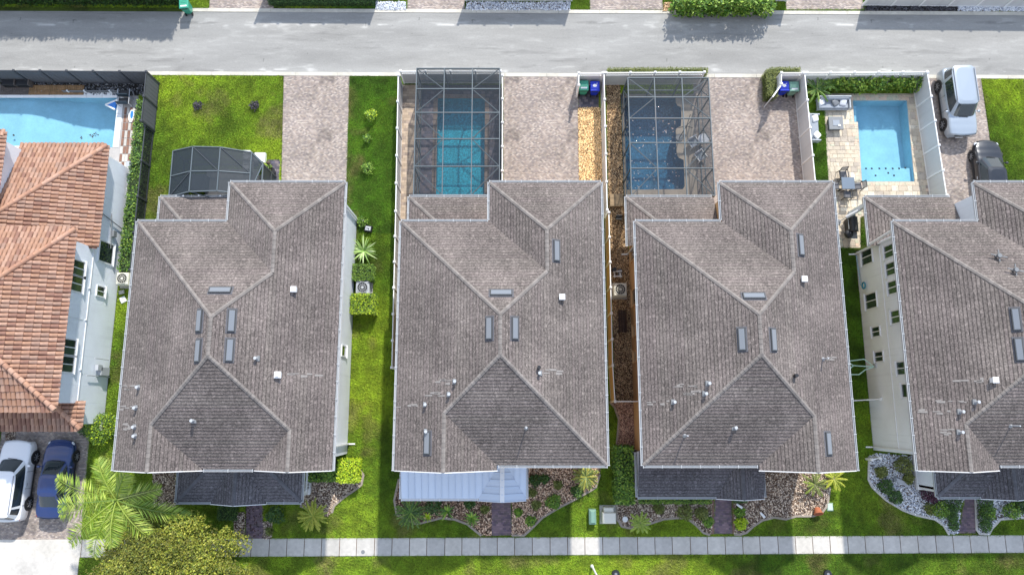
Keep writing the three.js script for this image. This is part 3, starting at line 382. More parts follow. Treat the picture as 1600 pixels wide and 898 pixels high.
// the low porch roof along the front: a lean-to with a small cross gable over the walk
function porch(H, o) {
  const { x0, x1, cx, w, zf, hipL, hipR, mat, wall, seed } = o, h = H.h, y = 2.7, p = .3, zb = 2.4, run = zf - zb, sF = planeY('S', zf, y, p), hl = hipL ? run : 0, hr = hipR ? run : 0;
  const gp = .5, zt = zf - gp * w / p, gy = y + gp * w, low = mat === M.metalRoof;
  const laid = low ? (parent, name, pts, dir, e, h0, pp) => { // standing seam sheets side by side
    const alongX = dir === 'S', vals = pts.map(q => alongX ? q[0] : q[1]), a = Math.min(...vals), b = Math.max(...vals), n = Math.max(1, Math.round((b - a) / .4)), f = planeY(dir, e, h0, pp), rr = rngOf(seed + Math.round(a * 100));
    for (let i = 0; i < n; i++) { const s0 = a + (b - a) * i / n + .008, s1 = a + (b - a) * (i + 1) / n - .008, c = clip(clip(pts, q => (alongX ? q[0] : q[1]) - s0), q => s1 - (alongX ? q[0] : q[1])); if (c.length < 3) continue; const m = new MB(), P = (q, u) => [q[0], f(q[0], q[1]) + u, q[1]]; let A = 0; for (let i2 = 0, j = c.length - 1; i2 < c.length; j = i2++) A += c[j][0] * c[i2][1] - c[i2][0] * c[j][1]; const cc = A > 0 ? c.slice().reverse() : c; const v = .95 + rr() * .1; m.fan(cc.map(q => P(q, .02)), [v, v, v]); for (let e2 = 0; e2 < cc.length; e2++) { const A1 = cc[e2], B1 = cc[(e2 + 1) % cc.length], kA = alongX ? A1[0] : A1[1], kB = alongX ? B1[0] : B1[1]; if (Math.abs(kA - s1) < 1e-6 && Math.abs(kB - s1) < 1e-6) m.beam(P(A1, .045), P(B1, .045), .03, .05, [v, v, v]); } m.build('roof_sheet', mat, parent); }
  } : (parent, name, pts, dir, e, h0, pp) => slope(parent, name, pts, dir, e, h0, pp, mat, seed + pts.length + Math.round(pts[0][0]));
  laid(h, 'porch_roof', [[x0, zf], [cx - w, zf], [cx, zt], [cx, zb], [x0 + hl, zb]], 'S', zf, y, p);
  laid(h, 'porch_roof', [[cx + w, zf], [x1, zf], [x1 - hr, zb], [cx, zb], [cx, zt]], 'S', zf, y, p);
  if (hipL) laid(h, 'porch_roof', [[x0, zf], [x0 + run, zb], [x0, zb]], 'W', x0, y, p);
  if (hipR) laid(h, 'porch_roof', [[x1, zf], [x1 - run, zb], [x1, zb]], 'E', x1, y, p);
  laid(h, 'porch_gable', [[cx - w, zf], [cx, zt], [cx, zf + .12], [cx - w, zf + .12]], 'W', cx - w, y + .01, gp);
  laid(h, 'porch_gable', [[cx + w, zf], [cx, zt], [cx, zf + .12], [cx + w, zf + .12]], 'E', cx + w, y + .01, gp);
  if (low) new MB().beam([cx, gy + .03, zf + .14], [cx, gy + .03, zt - .1], .26, .05).build('ridge_cap', M.whiteMetal, h); else { caps(h, [cx, gy, zf + .12], [cx, gy, zt], gp, M.capDark, seed + 50); if (hipL) caps(h, [x0, y, zf], [x0 + run, y + p * run, zb], .2, M.capDark, seed + 51); if (hipR) caps(h, [x1, y, zf], [x1 - run, y + p * run, zb], .2, M.capDark, seed + 52); }
  gutters(h, [[x0, zf, cx - w - .05, zf, 0, 1], ...(x1 - cx - w > .3 ? [[cx + w + .05, zf, x1, zf, 0, 1]] : [])], y, 'gutter', low ? M.whiteMetal : M.gutter);
  gutters(h, [[x0, zb + .1, x0, zf, -1, 0], [x1, zb + .1, x1, zf, 1, 0]], y, 'gutter', low ? M.whiteMetal : M.gutter);
  new MB().tri([cx - w, y, zf + .1], [cx + w, y, zf + .1], [cx, gy, zf + .1]).beam([cx - w, y - .02, zf + .13], [cx, gy - .02, zf + .13], .04, .14).beam([cx + w, y - .02, zf + .13], [cx, gy - .02, zf + .13], .04, .14).build('gable_trim', M.trim, h);
  new MB().box((x0 + x1) / 2, y - .13, (zf + zb) / 2, x1 - x0 - .1, .1, zf - zb - .06).build('porch_ceiling', M.soffit, h);
  new MB().box((x0 + x1) / 2, .1, (zf + zb) / 2 - .1, x1 - x0 - .3, .2, zf - zb - .3).build('porch_floor', M.concrete2, h);
  const n = 4; for (let i = 0; i < n; i++) { const x = x0 + .35 + (x1 - x0 - .7) * i / (n - 1); new MB().slab(x, .2, 2.57, zf - .35, .28, .28, .01).slab(x, .2, .45, zf - .35, .38, .38, .03).build('porch_column', M.trim, h); }
  for (const side of o.walls || []) { const x = side < 0 ? x0 + .3 : x1 - .3; new MB().box(x, 1.3, (zf + zb) / 2 - .15, .18, 2.6, zf - zb - .4).build('porch_wall', wall, h); new MB().box(x + side * .03, .25, (zf + zb) / 2 - .15, .2, .2, zf - zb - .38).build('wall_base', M.trim, h); }
  if (o.rail) { const x = x1 - .2, m = new MB(); m.beam([x, 1.05, zb + .2], [x, 1.05, zf - .4], .09, .07).beam([x, .35, zb + .2], [x, .35, zf - .4], .07, .06); for (let z = zb + .3; z < zf - .4; z += .22) m.box(x, .7, z, .04, .7, .04); m.build('porch_railing', M.trim, h); }
}
const H1 = greyHouse({ xl: -22.5, xm: -17.1, xr: -10.15, gl: 2.5, gr: 2.2, zs: 3.24, wall: M.white, seed: 100, lanaiOut: .3, label: 'white house with grey shingle roof, leftmost of four grey roofs, beside small screened patio' });
porch(H1, { x0: -20.25, x1: -12.73, cx: -16.5, w: 1.65, zf: 5.4, hipL: true, hipR: true, mat: M.shingleShaded, wall: M.white, seed: 140, rail: true });
const H2 = greyHouse({ xl: -6.65, xm: -1.36, xr: 5.38, gl: 2.9, wall: M.tan, seed: 200, label: 'grey shingle roofed house with pale blue metal porch roof at its front' });
porch(H2, { x0: -6.68, x1: .85, cx: -.58, w: 1.43, zf: 5.2, mat: M.metalRoof, wall: M.tan, seed: 240, walls: [-1] });
const H3 = greyHouse({ xl: 7.42, xm: 12.62, xr: 19.47, gr: 2.75, wall: M.tan, seed: 300, label: 'tan walled house with grey shingle roof and dark porch roof beside the gravel passage' });
porch(H3, { x0: 7.61, x1: 15.23, cx: 13.8, w: 1.43, zf: 5.1, mat: M.shingleShaded, wall: M.woodDark, seed: 340, walls: [-1] });
const H4 = greyHouse({ xl: 22.92, xm: 28.07, xr: 34.97, gl: 2.3, wall: M.white, seed: 400, label: 'grey-roofed house with tall white side wall full of windows, behind the open pool' });
porch(H4, { x0: 25.73, x1: 33.3, cx: 29.95, w: 1.6, zf: 5.1, hipL: true, hipR: true, mat: M.shingleShaded, wall: M.white, seed: 440, walls: [-1] });
// things on the roofs
skylightOn(H1.h, 344, 454, 'N', H1.nm2); for (const [x, y] of [[312, 501], [310, 548]]) skylightOn(H1.h, x, y, 'W', H1.wF); for (const [x, y] of [[361, 501], [358, 547]]) skylightOn(H1.h, x, y, 'E', H1.eF);
skylightOn(H2.h, 783, 458, 'N', H2.nm2); for (const [x, y] of [[765, 513], [668, 692]]) skylightOn(H2.h, x, y, 'W', H2.wF); for (const [x, y] of [[869, 392], [804, 513]]) skylightOn(H2.h, x, y, 'E', H2.eF);
skylightOn(H3.h, 1178, 463, 'N', H3.nm2); skylightOn(H3.h, 1160, 530, 'W', H3.wF); for (const [x, y] of [[1251, 383], [1208, 531], [1294, 693]]) skylightOn(H3.h, x, y, 'E', H3.eF);
for (const [x, y] of [[1588, 499], [1593, 546]]) skylightOn(H4.h, x, y, 'W', H4.wF);
for (const [H, x, y, f, k] of [[H1, 460, 453, 'eF', 'box'], [H1, 435, 586, 'eF', 'big'], [H1, 401, 560, 'eF', ''], [H1, 217, 605, 'wF', ''], [H1, 213, 637, 'wF', ''], [H1, 211, 667, 'wF', ''], [H1, 212, 681, 'wF', ''], [H1, 302, 657, 'sF', ''],
  [H2, 878, 465, 'eF', 'box'], [H2, 843, 583, 'eF', ''], [H2, 842, 574, 'eF', 'dark'], [H2, 711, 596, 'wF', ''], [H2, 702, 616, 'wF', ''], [H2, 665, 632, 'wF', ''], [H2, 666, 674, 'wF', ''], [H2, 822, 668, 'sF', 'thin'],
  [H3, 1255, 437, 'eF', 'box'], [H3, 1242, 587, 'eF', 'dark'], [H3, 1286, 561, 'eF', 'thin'], [H3, 1107, 599, 'wF', ''], [H3, 1102, 615, 'wF', ''], [H3, 1053, 628, 'wF', ''], [H3, 1148, 668, 'sF', ''], [H3, 1070, 680, 'sF', 'thin'],
  [H4, 1552, 594, 'wF', 'box'], [H4, 1525, 628, 'wF', ''], [H4, 1501, 643, 'wF', ''], [H4, 1580, 665, 'sF', 'thin'], [H4, 1557, 401, 'nm2', 'dish'], [H4, 1583, 423, 'nm2', 'dish'], [H4, 1500, 675, 'wF', '']]) ventOn(H.h, x, y, H[f], k);
for (const [H, x, y, l, s] of [[H1, 217, 605, .9, 1], [H1, 213, 637, .8, 2], [H1, 211, 667, .8, 3], [H2, 711, 596, 1.4, 4], [H2, 702, 616, .9, 5], [H2, 665, 632, 1.3, 6], [H3, 1107, 599, 1.6, 7], [H3, 1102, 615, .8, 8], [H3, 1053, 628, 1.5, 9], [H4, 1552, 594, 1.2, 10], [H4, 1525, 628, 1.3, 11], [H4, 1501, 643, 2, 12], [H4, 1500, 675, .6, 13]]) streak(H.h, x, y, 'W', H.wF, l, 700 + s);
for (const [H, x, y, l, s] of [[H2, 843, 580, .8, 14], [H3, 1286, 561, .5, 15], [H1, 435, 586, 2.2, 16]]) streak(H.h, x, y, 'E', H.eF, l, 700 + s);
// windows that can be seen on the side walls
const winPx = (h, wx, out, a, panes, g) => wallWindow(h, wx, out, GW(a[0], a[1], wx), GW(a[2], a[3], wx), panes, g);
{
  const wx = 23.47; for (const a of [[1346.5, 397, 1364, 405, 2], [1353, 466, 1371, 474, 2], [1364, 514, 1376, 522, 2], [1368.5, 553, 1381, 561, 2], [1383, 385, 1399, 399, 2], [1386, 412, 1402, 427, 2], [1389, 441, 1405, 456, 2], [1394, 487, 1410, 502, 2], [1403, 567, 1420, 583, 2], [1411, 599, 1426, 621, 1]]) { const z0 = GW((a[0] + a[2]) / 2, (a[1] + a[3]) / 2, wx)[1], hw = a[2] - a[0] > 15 && a[0] < 1382 ? .48 : a[0] < 1382 ? .3 : .38, py = (a[1] + a[3]) / 2, y0 = Math.max(.8, GW(a[0], py, wx)[0]), y1 = Math.min(5.2, GW(a[2], py, wx)[0]); wallWindow(H4.h, wx, -1, [y0, z0 - hw], [Math.max(y1, y0 + .7), z0 + hw], a[4], M.glassDark, .05); }
  const w3 = 7.97; for (const [a, b, hz] of [[983, 987.5, .5], [984.5, 990, .5], [988.5, 992, .32], [990, 993.5, .32]].map((q, i) => [q[0], q[1], q[2], [399, 468, 517, 557][i]]).map(q => [q[0], q[3], q[2]])) { const [y, z] = GW(a + 2.5, b, w3); wallWindow(H3.h, w3, -1, [Math.max(1.0, y - .9), z - hz], [Math.max(1.0, y - .9) + (hz > .4 ? 1.4 : .8), z + hz], 1, M.glassDark, .06, M.tan); }
  wallWindow(H1.h, -10.7, 1, [1.6, GW(538, 549, -10.7)[1] - .3], [2.7, GW(538, 549, -10.7)[1] + .3], 1);
}
// downpipes
function downpipe(H, x, z, ox, y1 = EAVE - .1) { new MB().box(x + ox * .08, y1 / 2, z, .1, y1, .08).beam([x + ox * .08, y1 - .05, z], [x + ox * .5, y1 + .02, z], .09, .09).beam([x + ox * .08, .12, z], [x + ox * .5, .04, z], .09, .07).build('downpipe', M.trim, H.h); }
downpipe(H1, -10.7, -12.9, 1); downpipe(H1, -10.7, 2.1, 1); downpipe(H2, 4.83, 2.0, 1); downpipe(H3, 7.97, -10.5, -1); downpipe(H4, 23.47, -10.5, -1); downpipe(H4, 23.47, 2.3, -1);
{ const [y, z] = [3.9, -10.9]; new MB().tube([22.9, 3.0, -10.5], [23.35, 5.55, -10.95], .08, .08, 8).build('downpipe', M.trim, H4.h); }

// ---------- the tile roofed house at the left ----------
{
  const h = thing('house', [-31, 0, -5], 'white stucco house with terracotta barrel tile roofs at the left edge', 'house'); noGrass.push(rect(-40, -16.6, -26.6, .8));
  new MB().box(-33.35, 1.66, -8.55, 13.3, 3.36, 16.1).box(-33.35, 1.42, .152, 13.3, 2.88, 1.296).box(-33.35, 4.53, -5.35, 13.3, 2.38, 9.75).box(-36, 2.8, -13.6, 8.6, 5.55, 6.0).build('wall', M.white, h);
  new MB().box(-26.685, 3.02, -5.35, .05, .07, 9.8).build('wall_band', M.trim, h);
  for (const z of [-7.6, -5.6, -2.5]) new MB().box(-26.66, 3.1, z, .09, .16, .05).box(-26.69, 4.5, z + .02, .03, 2.2, .02).build('wall_joint', M.trim, h);
  const tones = [[.57, .32, .21], [.50, .27, .18], [.64, .39, .28], [.40, .21, .15], [.60, .35, .245], [.50, .31, .23]].map(c => withMap(c, TX.tile, { roughness: .8 }));
  const geos = [0, 1].map(v => { const m = new MB(), n = 6, L = .47, R0 = .125 + v * .004, R1 = .105; for (let i = 0; i < n; i++) { const t0 = Math.PI * i / n, t1 = Math.PI * (i + 1) / n, P = (t, k) => [Math.cos(t) * (k ? R1 : R0), Math.sin(t) * (k ? R1 : R0) * .85 + (k ? -.01 : .035), k ? L / 2 : -L / 2]; m.quad(P(t0, 0), P(t1, 0), P(t1, 1), P(t0, 1)); const Q = t => { const q = P(t, 0); return [q[0] * .84, (q[1] - .035) * .84 + .035, q[2]]; }; m.quad(Q(t1), P(t1, 0), P(t0, 0), Q(t0)); } return m.geometry(); });
  let singles = 0; const r = rngOf(77);
  function tiled(pts, dir, e, h0, p, name = 'tile_roof') {
    const f = planeY(dir, e, h0, p), m = new MB(), col = [1, 1, 1];
    const roof = (() => { const c = pts.map(q => new THREE.Vector2(q[0], q[1])); for (const t of THREE.ShapeUtils.triangulateShape(c, [])) { let q = t.map(i => [c[i].x, f(c[i].x, c[i].y), c[i].y]); const cr = (q[1][2] - q[0][2]) * (q[2][0] - q[0][0]) - (q[1][0] - q[0][0]) * (q[2][2] - q[0][2]); if (cr < 0) q.reverse(); m.tri(q[0], q[1], q[2]); } return m.build(name, M.tilePan, h); })();
    const off = roof.getWorldPosition(V()), alongX = dir === 'N' || dir === 'S', L = Math.sqrt(1 + p * p), ru = pts.map(q => alongX ? q[0] : q[1]), rv = pts.map(q => (dir === 'N' ? q[1] - e : dir === 'S' ? e - q[1] : dir === 'W' ? q[0] - e : e - q[0])), u0 = Math.min(...ru), u1 = Math.max(...ru), v1 = Math.max(...rv), rest = new MB();
    const yaw = { N: 0, S: Math.PI, W: Math.PI / 2, E: -Math.PI / 2 }[dir], q = new THREE.Quaternion().setFromEuler(new THREE.Euler(-Math.atan(p), yaw, 0, 'YXZ'));
    for (let v = .1; v < v1; v += .42 / L) for (let u = u0 + .13; u < u1; u += .262) {
      const x = alongX ? u : dir === 'W' ? e + v : e - v, z = alongX ? (dir === 'N' ? e + v : e - v) : u; if (!inPoly(x, z, pts)) continue;
      const d = V(x - camera.position.x, 0, z), H = f(x, z), sx = 800 + x * FOCAL / (CT * (CAM_H - H) - ST * z); if (sx < -25) continue;
      const mt = new THREE.Matrix4().compose(V(x + (r() - .5) * .02, H + .012, z + (r() - .5) * .02), q, V(1, .9 + r() * .2, 1)), g = geos[r() < .5 ? 0 : 1], ti = Math.floor(Math.pow(r(), 1.2) * tones.length), pick = (r() < .5);
      if (dir === 'E' && h0 > 5 && singles < 300 && sx > 4) { const t = new THREE.Mesh(g, tones[ti]); t.name = 'roof_tile'; shade(t); t.applyMatrix4(mt); t.position.sub(off); roof.add(t); singles++; }
      else { const c = tones[ti].color; rest.geo(g, mt, [c.r * 1.0, c.g, c.b]); }
    }
    if (rest.p.length) { const o = rest.build('roof_tiles', TILEC, roof); o.userData.kind = 'stuff'; }
    return f;
  }
  const TILEC = withMap([1, 1, 1], TX.tile, { roughness: .8 });
  const capMat = withMap([.50, .29, .20], TX.tile);
  function hipTiles(a, b) { const d = V(b[0] - a[0], b[1] - a[1], b[2] - a[2]), L = d.length(), n = Math.round(L / .38); d.normalize(); for (let i = 0; i < n; i++) { const t = i * L / n, m = new MB(), P = k => [a[0] + d.x * k, a[1] + d.y * k + .03, a[2] + d.z * k], A = P(t), B = P(t + L / n + .07); m.tube([A[0], A[1] + .035, A[2]], [B[0], B[1] + .0, B[2]], .165, .14, 10); m.build('hip_tile', tones[[0, 2, 4, 1][Math.floor(r() * 4)]], h); } }
  let f = tiled([[-26.18, -10.75], [-26.18, -.07], [-31.52, -5.41]], 'E', -26.18, 5.8, .4); hipTiles([-26.18, 5.8, -10.75], [-31.5, f(-31.5, 0), -5.43]); hipTiles([-26.18, 5.8, -.07], [-31.5, f(-31.5, 0), -5.39]);
  tiled([[-38, -10.75], [-26.18, -10.75], [-31.52, -5.41], [-38, -5.41]], 'N', -10.75, 5.8, .4);
  tiled([[-38, -.07], [-26.18, -.07], [-31.52, -5.41], [-38, -5.41]], 'S', -.07, 5.8, .4);
  f = tiled([[-26.28, -17], [-26.28, -10.1], [-32, -10.1], [-32, -11.28]], 'E', -26.28, 3.4, .38); hipTiles([-26.28, 3.4, -17], [-31.9, f(-31.9, 0), -11.38]);
  tiled([[-32, -17], [-26.28, -17], [-32, -11.28]], 'N', -17, 3.4, .38);
  f = tiled([[-26.35, 1.08], [-26.35, -.62], [-27.9, -.62], [-27.9, -.47]], 'E', -26.35, 2.95, .35); hipTiles([-26.35, 2.95, 1.08], [-27.85, f(-27.85, 0), -.42]);
  tiled([[-38, 1.08], [-26.35, 1.08], [-27.9, -.47], [-38, -.47]], 'S', 1.08, 2.95, .35);
  f = tiled([[-31.35, -17], [-31.35, -10.6], [-34, -10.6], [-34, -14.35]], 'E', -31.35, 5.6, .38); tiled([[-40, -17], [-31.35, -17], [-34, -14.35], [-40, -14.35]], 'N', -17, 5.6, .38);
  for (const [x0, z0, x1, z1, y] of [[-38, -10.72, -26.2, -.1, 5.74], [-33, -16.97, -26.3, -10.2, 3.34], [-38, -.6, -26.37, 1.05, 2.89], [-40, -16.97, -31.4, -10.7, 5.54]]) new MB().box((x0 + x1) / 2, y, (z0 + z1) / 2, x1 - x0, .05, z1 - z0).build('soffit', M.trim, h);
  const wx = -26.69; for (const [a, b] of [[418, 2], [443, 2], [542, 2], [569, 2]]) { const z = GW(a < 500 ? 118 : 105, a, wx)[1]; wallWindow(h, wx, 1, [3.85, z - .46], [5.0, z + .46], b); }
  { const [y, z] = GW(152, 454, wx); wallWindow(h, wx, 1, [1.5, z - .3], [2.3, z + .3], 2); const [y2, z2] = GW(158, 392, wx); wallWindow(h, wx, 1, [1.0, z2 - .65], [2.5, z2 + .65], 1); }
  new MB().box(-26.55, .9, GW(156, 585, wx)[1] - .2, .3, .9, .5).box(-26.5, 1.5, GW(156, 575, wx)[1], .2, .5, .35).tube([-26.55, .1, -2.2], [-26.55, 2.6, -2.2], .03).tube([-26.5, .5, -3.3], [-26.5, 2.0, -3.3], .03).build('meter_box', M.lightGrey, h);
  new MB().tube([-26.6, 2.7, -12.6], [-26.6, .3, -12.2], .035).tube([-26.6, 1.7, -12.9], [-26.6, 1.4, -10.6], .03).box(-26.55, 1.3, -11.6, .2, .35, .4).build('wall_conduit', M.grey, h);
  new MB().tube([-30, 6.95, -6.2], [-30, 7.5, -6.2], .09, .09, 8).tube([-30, 7.5, -6.2], [-30, 7.6, -6.2], .16, .1, 8).build('vent_pipe', M.cream, h);
  new MB().box(-35.1, .75, 2.0, 3.4, 1.5, 2.4).build('entry_wall', M.white, h);
}

// ---------- swimming pools ----------
function pool(label, poly, floorY, mat, water, o = {}) {
  const cx = poly.reduce((a, q) => a + q[0], 0) / poly.length, cz = poly.reduce((a, q) => a + q[1], 0) / poly.length, t = thing('swimming_pool', [cx, 0, cz], label, 'swimming pool');
  const m = new MB(); let A = 0; for (let i = 0, j = poly.length - 1; i < poly.length; j = i++) A += poly[j][0] * poly[i][1] - poly[i][0] * poly[j][1]; const q = A > 0 ? poly : poly.slice().reverse();
  const xs = poly.map(p => p[0]), zs = poly.map(p => p[1]), x0 = Math.min(...xs), x1 = Math.max(...xs), z0 = Math.min(...zs), z1 = Math.max(...zs), N = 28;
  for (let i = 0; i < N; i++) for (let j = 0; j < N; j++) { const P = (a, b) => { const x = x0 + (x1 - x0) * a / N, z = z0 + (z1 - z0) * b / N; return [x, floorY(x, z), z]; }; m.quad(P(i, j + 1), P(i + 1, j + 1), P(i + 1, j), P(i, j)); }
  for (let i = 0; i < q.length; i++) { const a = q[i], b = q[(i + 1) % q.length]; m.quad([a[0], .015, a[1]], [b[0], .015, b[1]], [b[0], -2.2, b[1]], [a[0], -2.2, a[1]]); }
  m.build('basin', mat, t);
  const band = new MB(); for (let i = 0; i < q.length; i++) { const a = q[i], b = q[(i + 1) % q.length], L = Math.hypot(b[0] - a[0], b[1] - a[1]), nx = -(b[1] - a[1]) / L * .012, nz = (b[0] - a[0]) / L * .012; band.quad([a[0] + nx, .0, a[1] + nz], [b[0] + nx, .0, b[1] + nz], [b[0] + nx, -.2, b[1] + nz], [a[0] + nx, -.2, a[1] + nz]); } band.build('waterline_tiles', o.band || M.plasterBlue, t);
  new MB().sheet(poly, -.07).build('water', water, t);
  if (o.coping) { const r = rngOf(o.seed); for (const e of o.copingEdges) { const a = q[e], b = q[(e + 1) % q.length], L = Math.hypot(b[0] - a[0], b[1] - a[1]), n = Math.max(1, Math.round(L / (o.stone || .6))), dx = (b[0] - a[0]) / L, dz = (b[1] - a[1]) / L, w = o.cw || .32, ang = Math.atan2(-dz, dx); for (let i = 0; i < n; i++) { const s = (i + .5) * L / n, ex = (i === 0 || i === n - 1) ? 0 : 0; const v = .9 + r() * .2; new MB().slab(a[0] + dx * s + dz * w * .42, -.02, .045 + r() * .006, a[1] + dz * s - dx * w * .42, L / n - .012, w, .015, ang, [v, v, v]).build('coping_stone', o.coping, t); } } }
  return t;
}
const smooth = (a, b, x) => { const t = Math.max(0, Math.min(1, (x - a) / (b - a))); return t * t * (3 - 2 * t); };
pool('open turquoise pool with white edge in front of the tile-roofed house', POOL0, (x, z) => -.3 - .75 * smooth(-35, -29.5, x), M.plasterLight, M.water, { coping: M.whiteP, copingEdges: [0, 1], seed: 1, cw: .42, stone: 1.2, band: M.plasterLight });
pool('rectangular teal pool under the screen cage of the middle house', POOL2, (x, z) => z > -15.4 ? -.35 : -.9 - .2 * smooth(-16, -20.5, z), M.plasterTeal, M.waterRough, { coping: M.copingBrown, copingEdges: [0, 1, 3], seed: 2, cw: .3, stone: .42, band: M.plasterTeal });
pool('dark blue freeform pool with curved edge under the right screen cage', POOL3, () => -1.3, M.plasterBlue, M.waterRough, { band: M.plasterBlue });
{
  const zS = G(0, 258)[1], t = pool('bright blue open pool with shallow sun shelf beside the outdoor sofas', POOL4, (x, z) => z > zS ? -.28 : -.95 - .1 * smooth(-15.5, -21, z), M.plasterLight, M.water, { band: M.plasterLight });
  for (const [px, py] of [[1357, 261], [1366, 261], [1378, 261], [1388, 261], [1399, 261], [1409, 261], [1419, 260], [1372, 272], [1401, 272], [1392, 268]]) { const [x, z] = G(px, py); new MB().slab(x, -.31, -.262, z, .12, .12, .01).build('mosaic_tile', M.black, t); }
  const p = GP([[1336, 163], [1342, 163], [1342, 190], [1336, 190]]); new MB().prism([[p[0][0], p[0][1]], [p[1][0], p[1][1]], [p[2][0], p[2][1]], [p[3][0], p[3][1]]], -1.6, -.3).build('ledge', M.plasterLight, t);
}
// travertine stones round the right pool, laid one by one
{
  const patio = structG('patio_stones'), r = rngOf(55), tn = [[.74, .68, .58], [.64, .58, .50], [.80, .76, .68], [.70, .62, .52], [.56, .51, .46]].map(c => withMap(c, TX.trav, { roughness: .85 }));
  const area = GP([[1288, 147], [1436, 147], [1455, 309], [1400, 311], [1345, 338], [1345, 386], [1307, 386], [1296, 283]]), hole = POOL4.map(([x, z]) => [x, z]), inHole = (x, z) => inPoly(x, z, hole), ok = (x, z) => inPoly(x, z, area) && !inHole(x, z);
  let row = 0, n = 0; const cx = 26, rest = new MB(), list = [];
  for (let z = -23; z < -10.9; row++) { const d = [.30, .42, .30, .55][Math.floor(r() * 4)]; for (let x = 22 + r() * .3; x < 29.6;) { const w = [.35, .5, .62, .44][Math.floor(r() * 4)], ax = x + w / 2, az = z + d / 2; x += w; const g = .012; if (ok(ax, az) && ok(ax - w * .49, az - d * .49) && ok(ax + w * .49, az + d * .49) && ok(ax + w * .49, az - d * .49) && ok(ax - w * .49, az + d * .49)) list.push([ax, az, w - g, d - g]); else { // cut stones at the edges
      for (let i = 0; i < 2; i++) for (let j = 0; j < 2; j++) { const bx = ax + (i - .5) * w / 2, bz = az + (j - .5) * d / 2; if (ok(bx, bz) && ok(bx - w * .2, bz - d * .2) && ok(bx + w * .2, bz + d * .2) && ok(bx - w * .2, bz + d * .2) && ok(bx + w * .2, bz - d * .2)) rest.slab(bx, 0, .036 + r() * .006, bz, w / 2 - .006, d / 2 - .006, .01, 0, [.72 * (.85 + r() * .3), .66, .56]); } } } z += d; }
  for (const [x, z, w, d] of list) { const y = .036 + r() * .008; if (n++ < 300) new MB().slab(x, 0, y, z, w, d, .012).build('paving_stone', tn[Math.floor(r() * 5)], patio); else { const k = .8 + r() * .4; rest.slab(x, 0, y, z, w, d, .012, 0, [.7 * k, .63 * k, .54 * k]); } }
  const o = rest.build('cut_stones', withMap([1, 1, 1], TX.trav), patio); o.userData.kind = 'stuff';
}

// ---------- fences ----------
function fence(label, pts, o = {}) {
  const H = o.h || 1.8, sp = o.spacing || 1.8, mat = o.mat || M.pvc, top = o.top || M.pvcTop, t = thing(o.name || 'fence', [pts[0][0], 0, pts[0][1]], label, 'fence', o.group);
  for (let s = 0; s + 1 < pts.length; s++) {
    const [ax, az] = pts[s], [bx, bz] = pts[s + 1], L = Math.hypot(bx - ax, bz - az), n = Math.max(1, Math.round(L / sp)), dx = (bx - ax) / L, dz = (bz - az) / L, ang = Math.atan2(-dz, dx);
    for (let i = 0; i <= n; i++) { if (s && i === 0) continue; const x = ax + dx * L * i / n, z = az + dz * L * i / n; new MB().box(x, H / 2 + .02, z, .12, H + .04, .12, ang).slab(x, H + .04, H + .1, z, .17, .17, .05, ang).build('post', o.post || top, t); }
    for (let i = 0; i < n; i++) {
      const x = ax + dx * L * (i + .5) / n, z = az + dz * L * (i + .5) / n, w = L / n - .13, lat = o.lattice ? .34 : 0;
      const p = new MB(); p.box(x, (H - lat) / 2, z, w, H - lat - .16, .035, ang); const k = Math.max(2, Math.round(w / .3)); for (let q = 1; q < k; q++) { const s2 = (q / k - .5) * w; p.box(x + dx * s2, (H - lat) / 2, z + dz * s2, .012, H - lat - .18, .05, ang); } p.build('panel', mat, t);
      new MB().box(x, H - .03, z, w, .07, .06, ang).build('rail', top, t); new MB().box(x, .09, z, w, .12, .055, ang).build('rail', top, t);
      if (lat) { new MB().box(x, H - lat - .04, z, w, .06, .055, ang).build('rail', top, t); const l = new MB(), c = Math.round(w / .11); for (let q = 0; q < c; q++) { const s2 = ((q + .5) / c - .5) * w; l.beam([x + dx * (s2 - .09), H - lat - .02, z + dz * (s2 - .09)], [x + dx * (s2 + .09), H - .05, z + dz * (s2 + .09)], .02, .035).beam([x + dx * (s2 + .09) + dz * .012, H - lat - .02, z + dz * (s2 + .09) - dx * .012], [x + dx * (s2 - .09) + dz * .012, H - .05, z + dz * (s2 - .09) - dx * .012], .02, .035); } const lm = l.build('lattice', top, t); }
    }
  }
  return t;
}
const Gt = (x, y) => G(x, y, 1.8);
const zF = -23.02;
fence('charcoal solid fence enclosing the left pool along alley and lawn', [[-38, -23.1], [-25.2, -22.98], [-25.2, -19.4]], { mat: M.darkFence, top: M.darkFrame, spacing: 1.9 });
fence('black wire fence beside the long dark hedge left of the lawn', [[-25.25, -19.3], [-25.3, -9.2]], { mat: std([.04, .05, .045], { transparent: true, opacity: .35 }), top: M.darkFrame, h: 1.2, spacing: 2.5 });
fence('pale vinyl fence between bright lawn and the middle pool yard', [Gt(622, 117), Gt(618, 330), Gt(612, 574), [-6.1, Gt(612, 574)[1]]], { group: null });
fence('white lattice-topped alley fence behind the middle screen cage', [[Gt(622, 117)[0] + .15, zF], [-.8, zF]], { lattice: true });
fence('thin white fence between the middle screen cage and its paver drive', [[-.66, -22.7], [-.66, -14.1]], { spacing: 1.75, mat: M.pvc });
fence('small white bin enclosure wall with lattice beside the bright straw bed', [Gt(904.5, 133), Gt(904.5, 114), Gt(942, 114)], { lattice: true });
fence('long pale boundary fence between straw bed and brown gravel passage', [Gt(944, 113.5), Gt(949, 328)], {});
fence('boundary fence with painted tan bounce light in the narrow passage between middle house and tan house', [Gt(951.5, 332), Gt(957.5, 571), Gt(961, 627), [8.1, Gt(961, 627)[1]]], { mat: M.pvcBounceTan });
fence('white lattice-topped alley fence in front of the right screen cage', [Gt(947, 113.5), Gt(1101, 112.5)], { lattice: true });
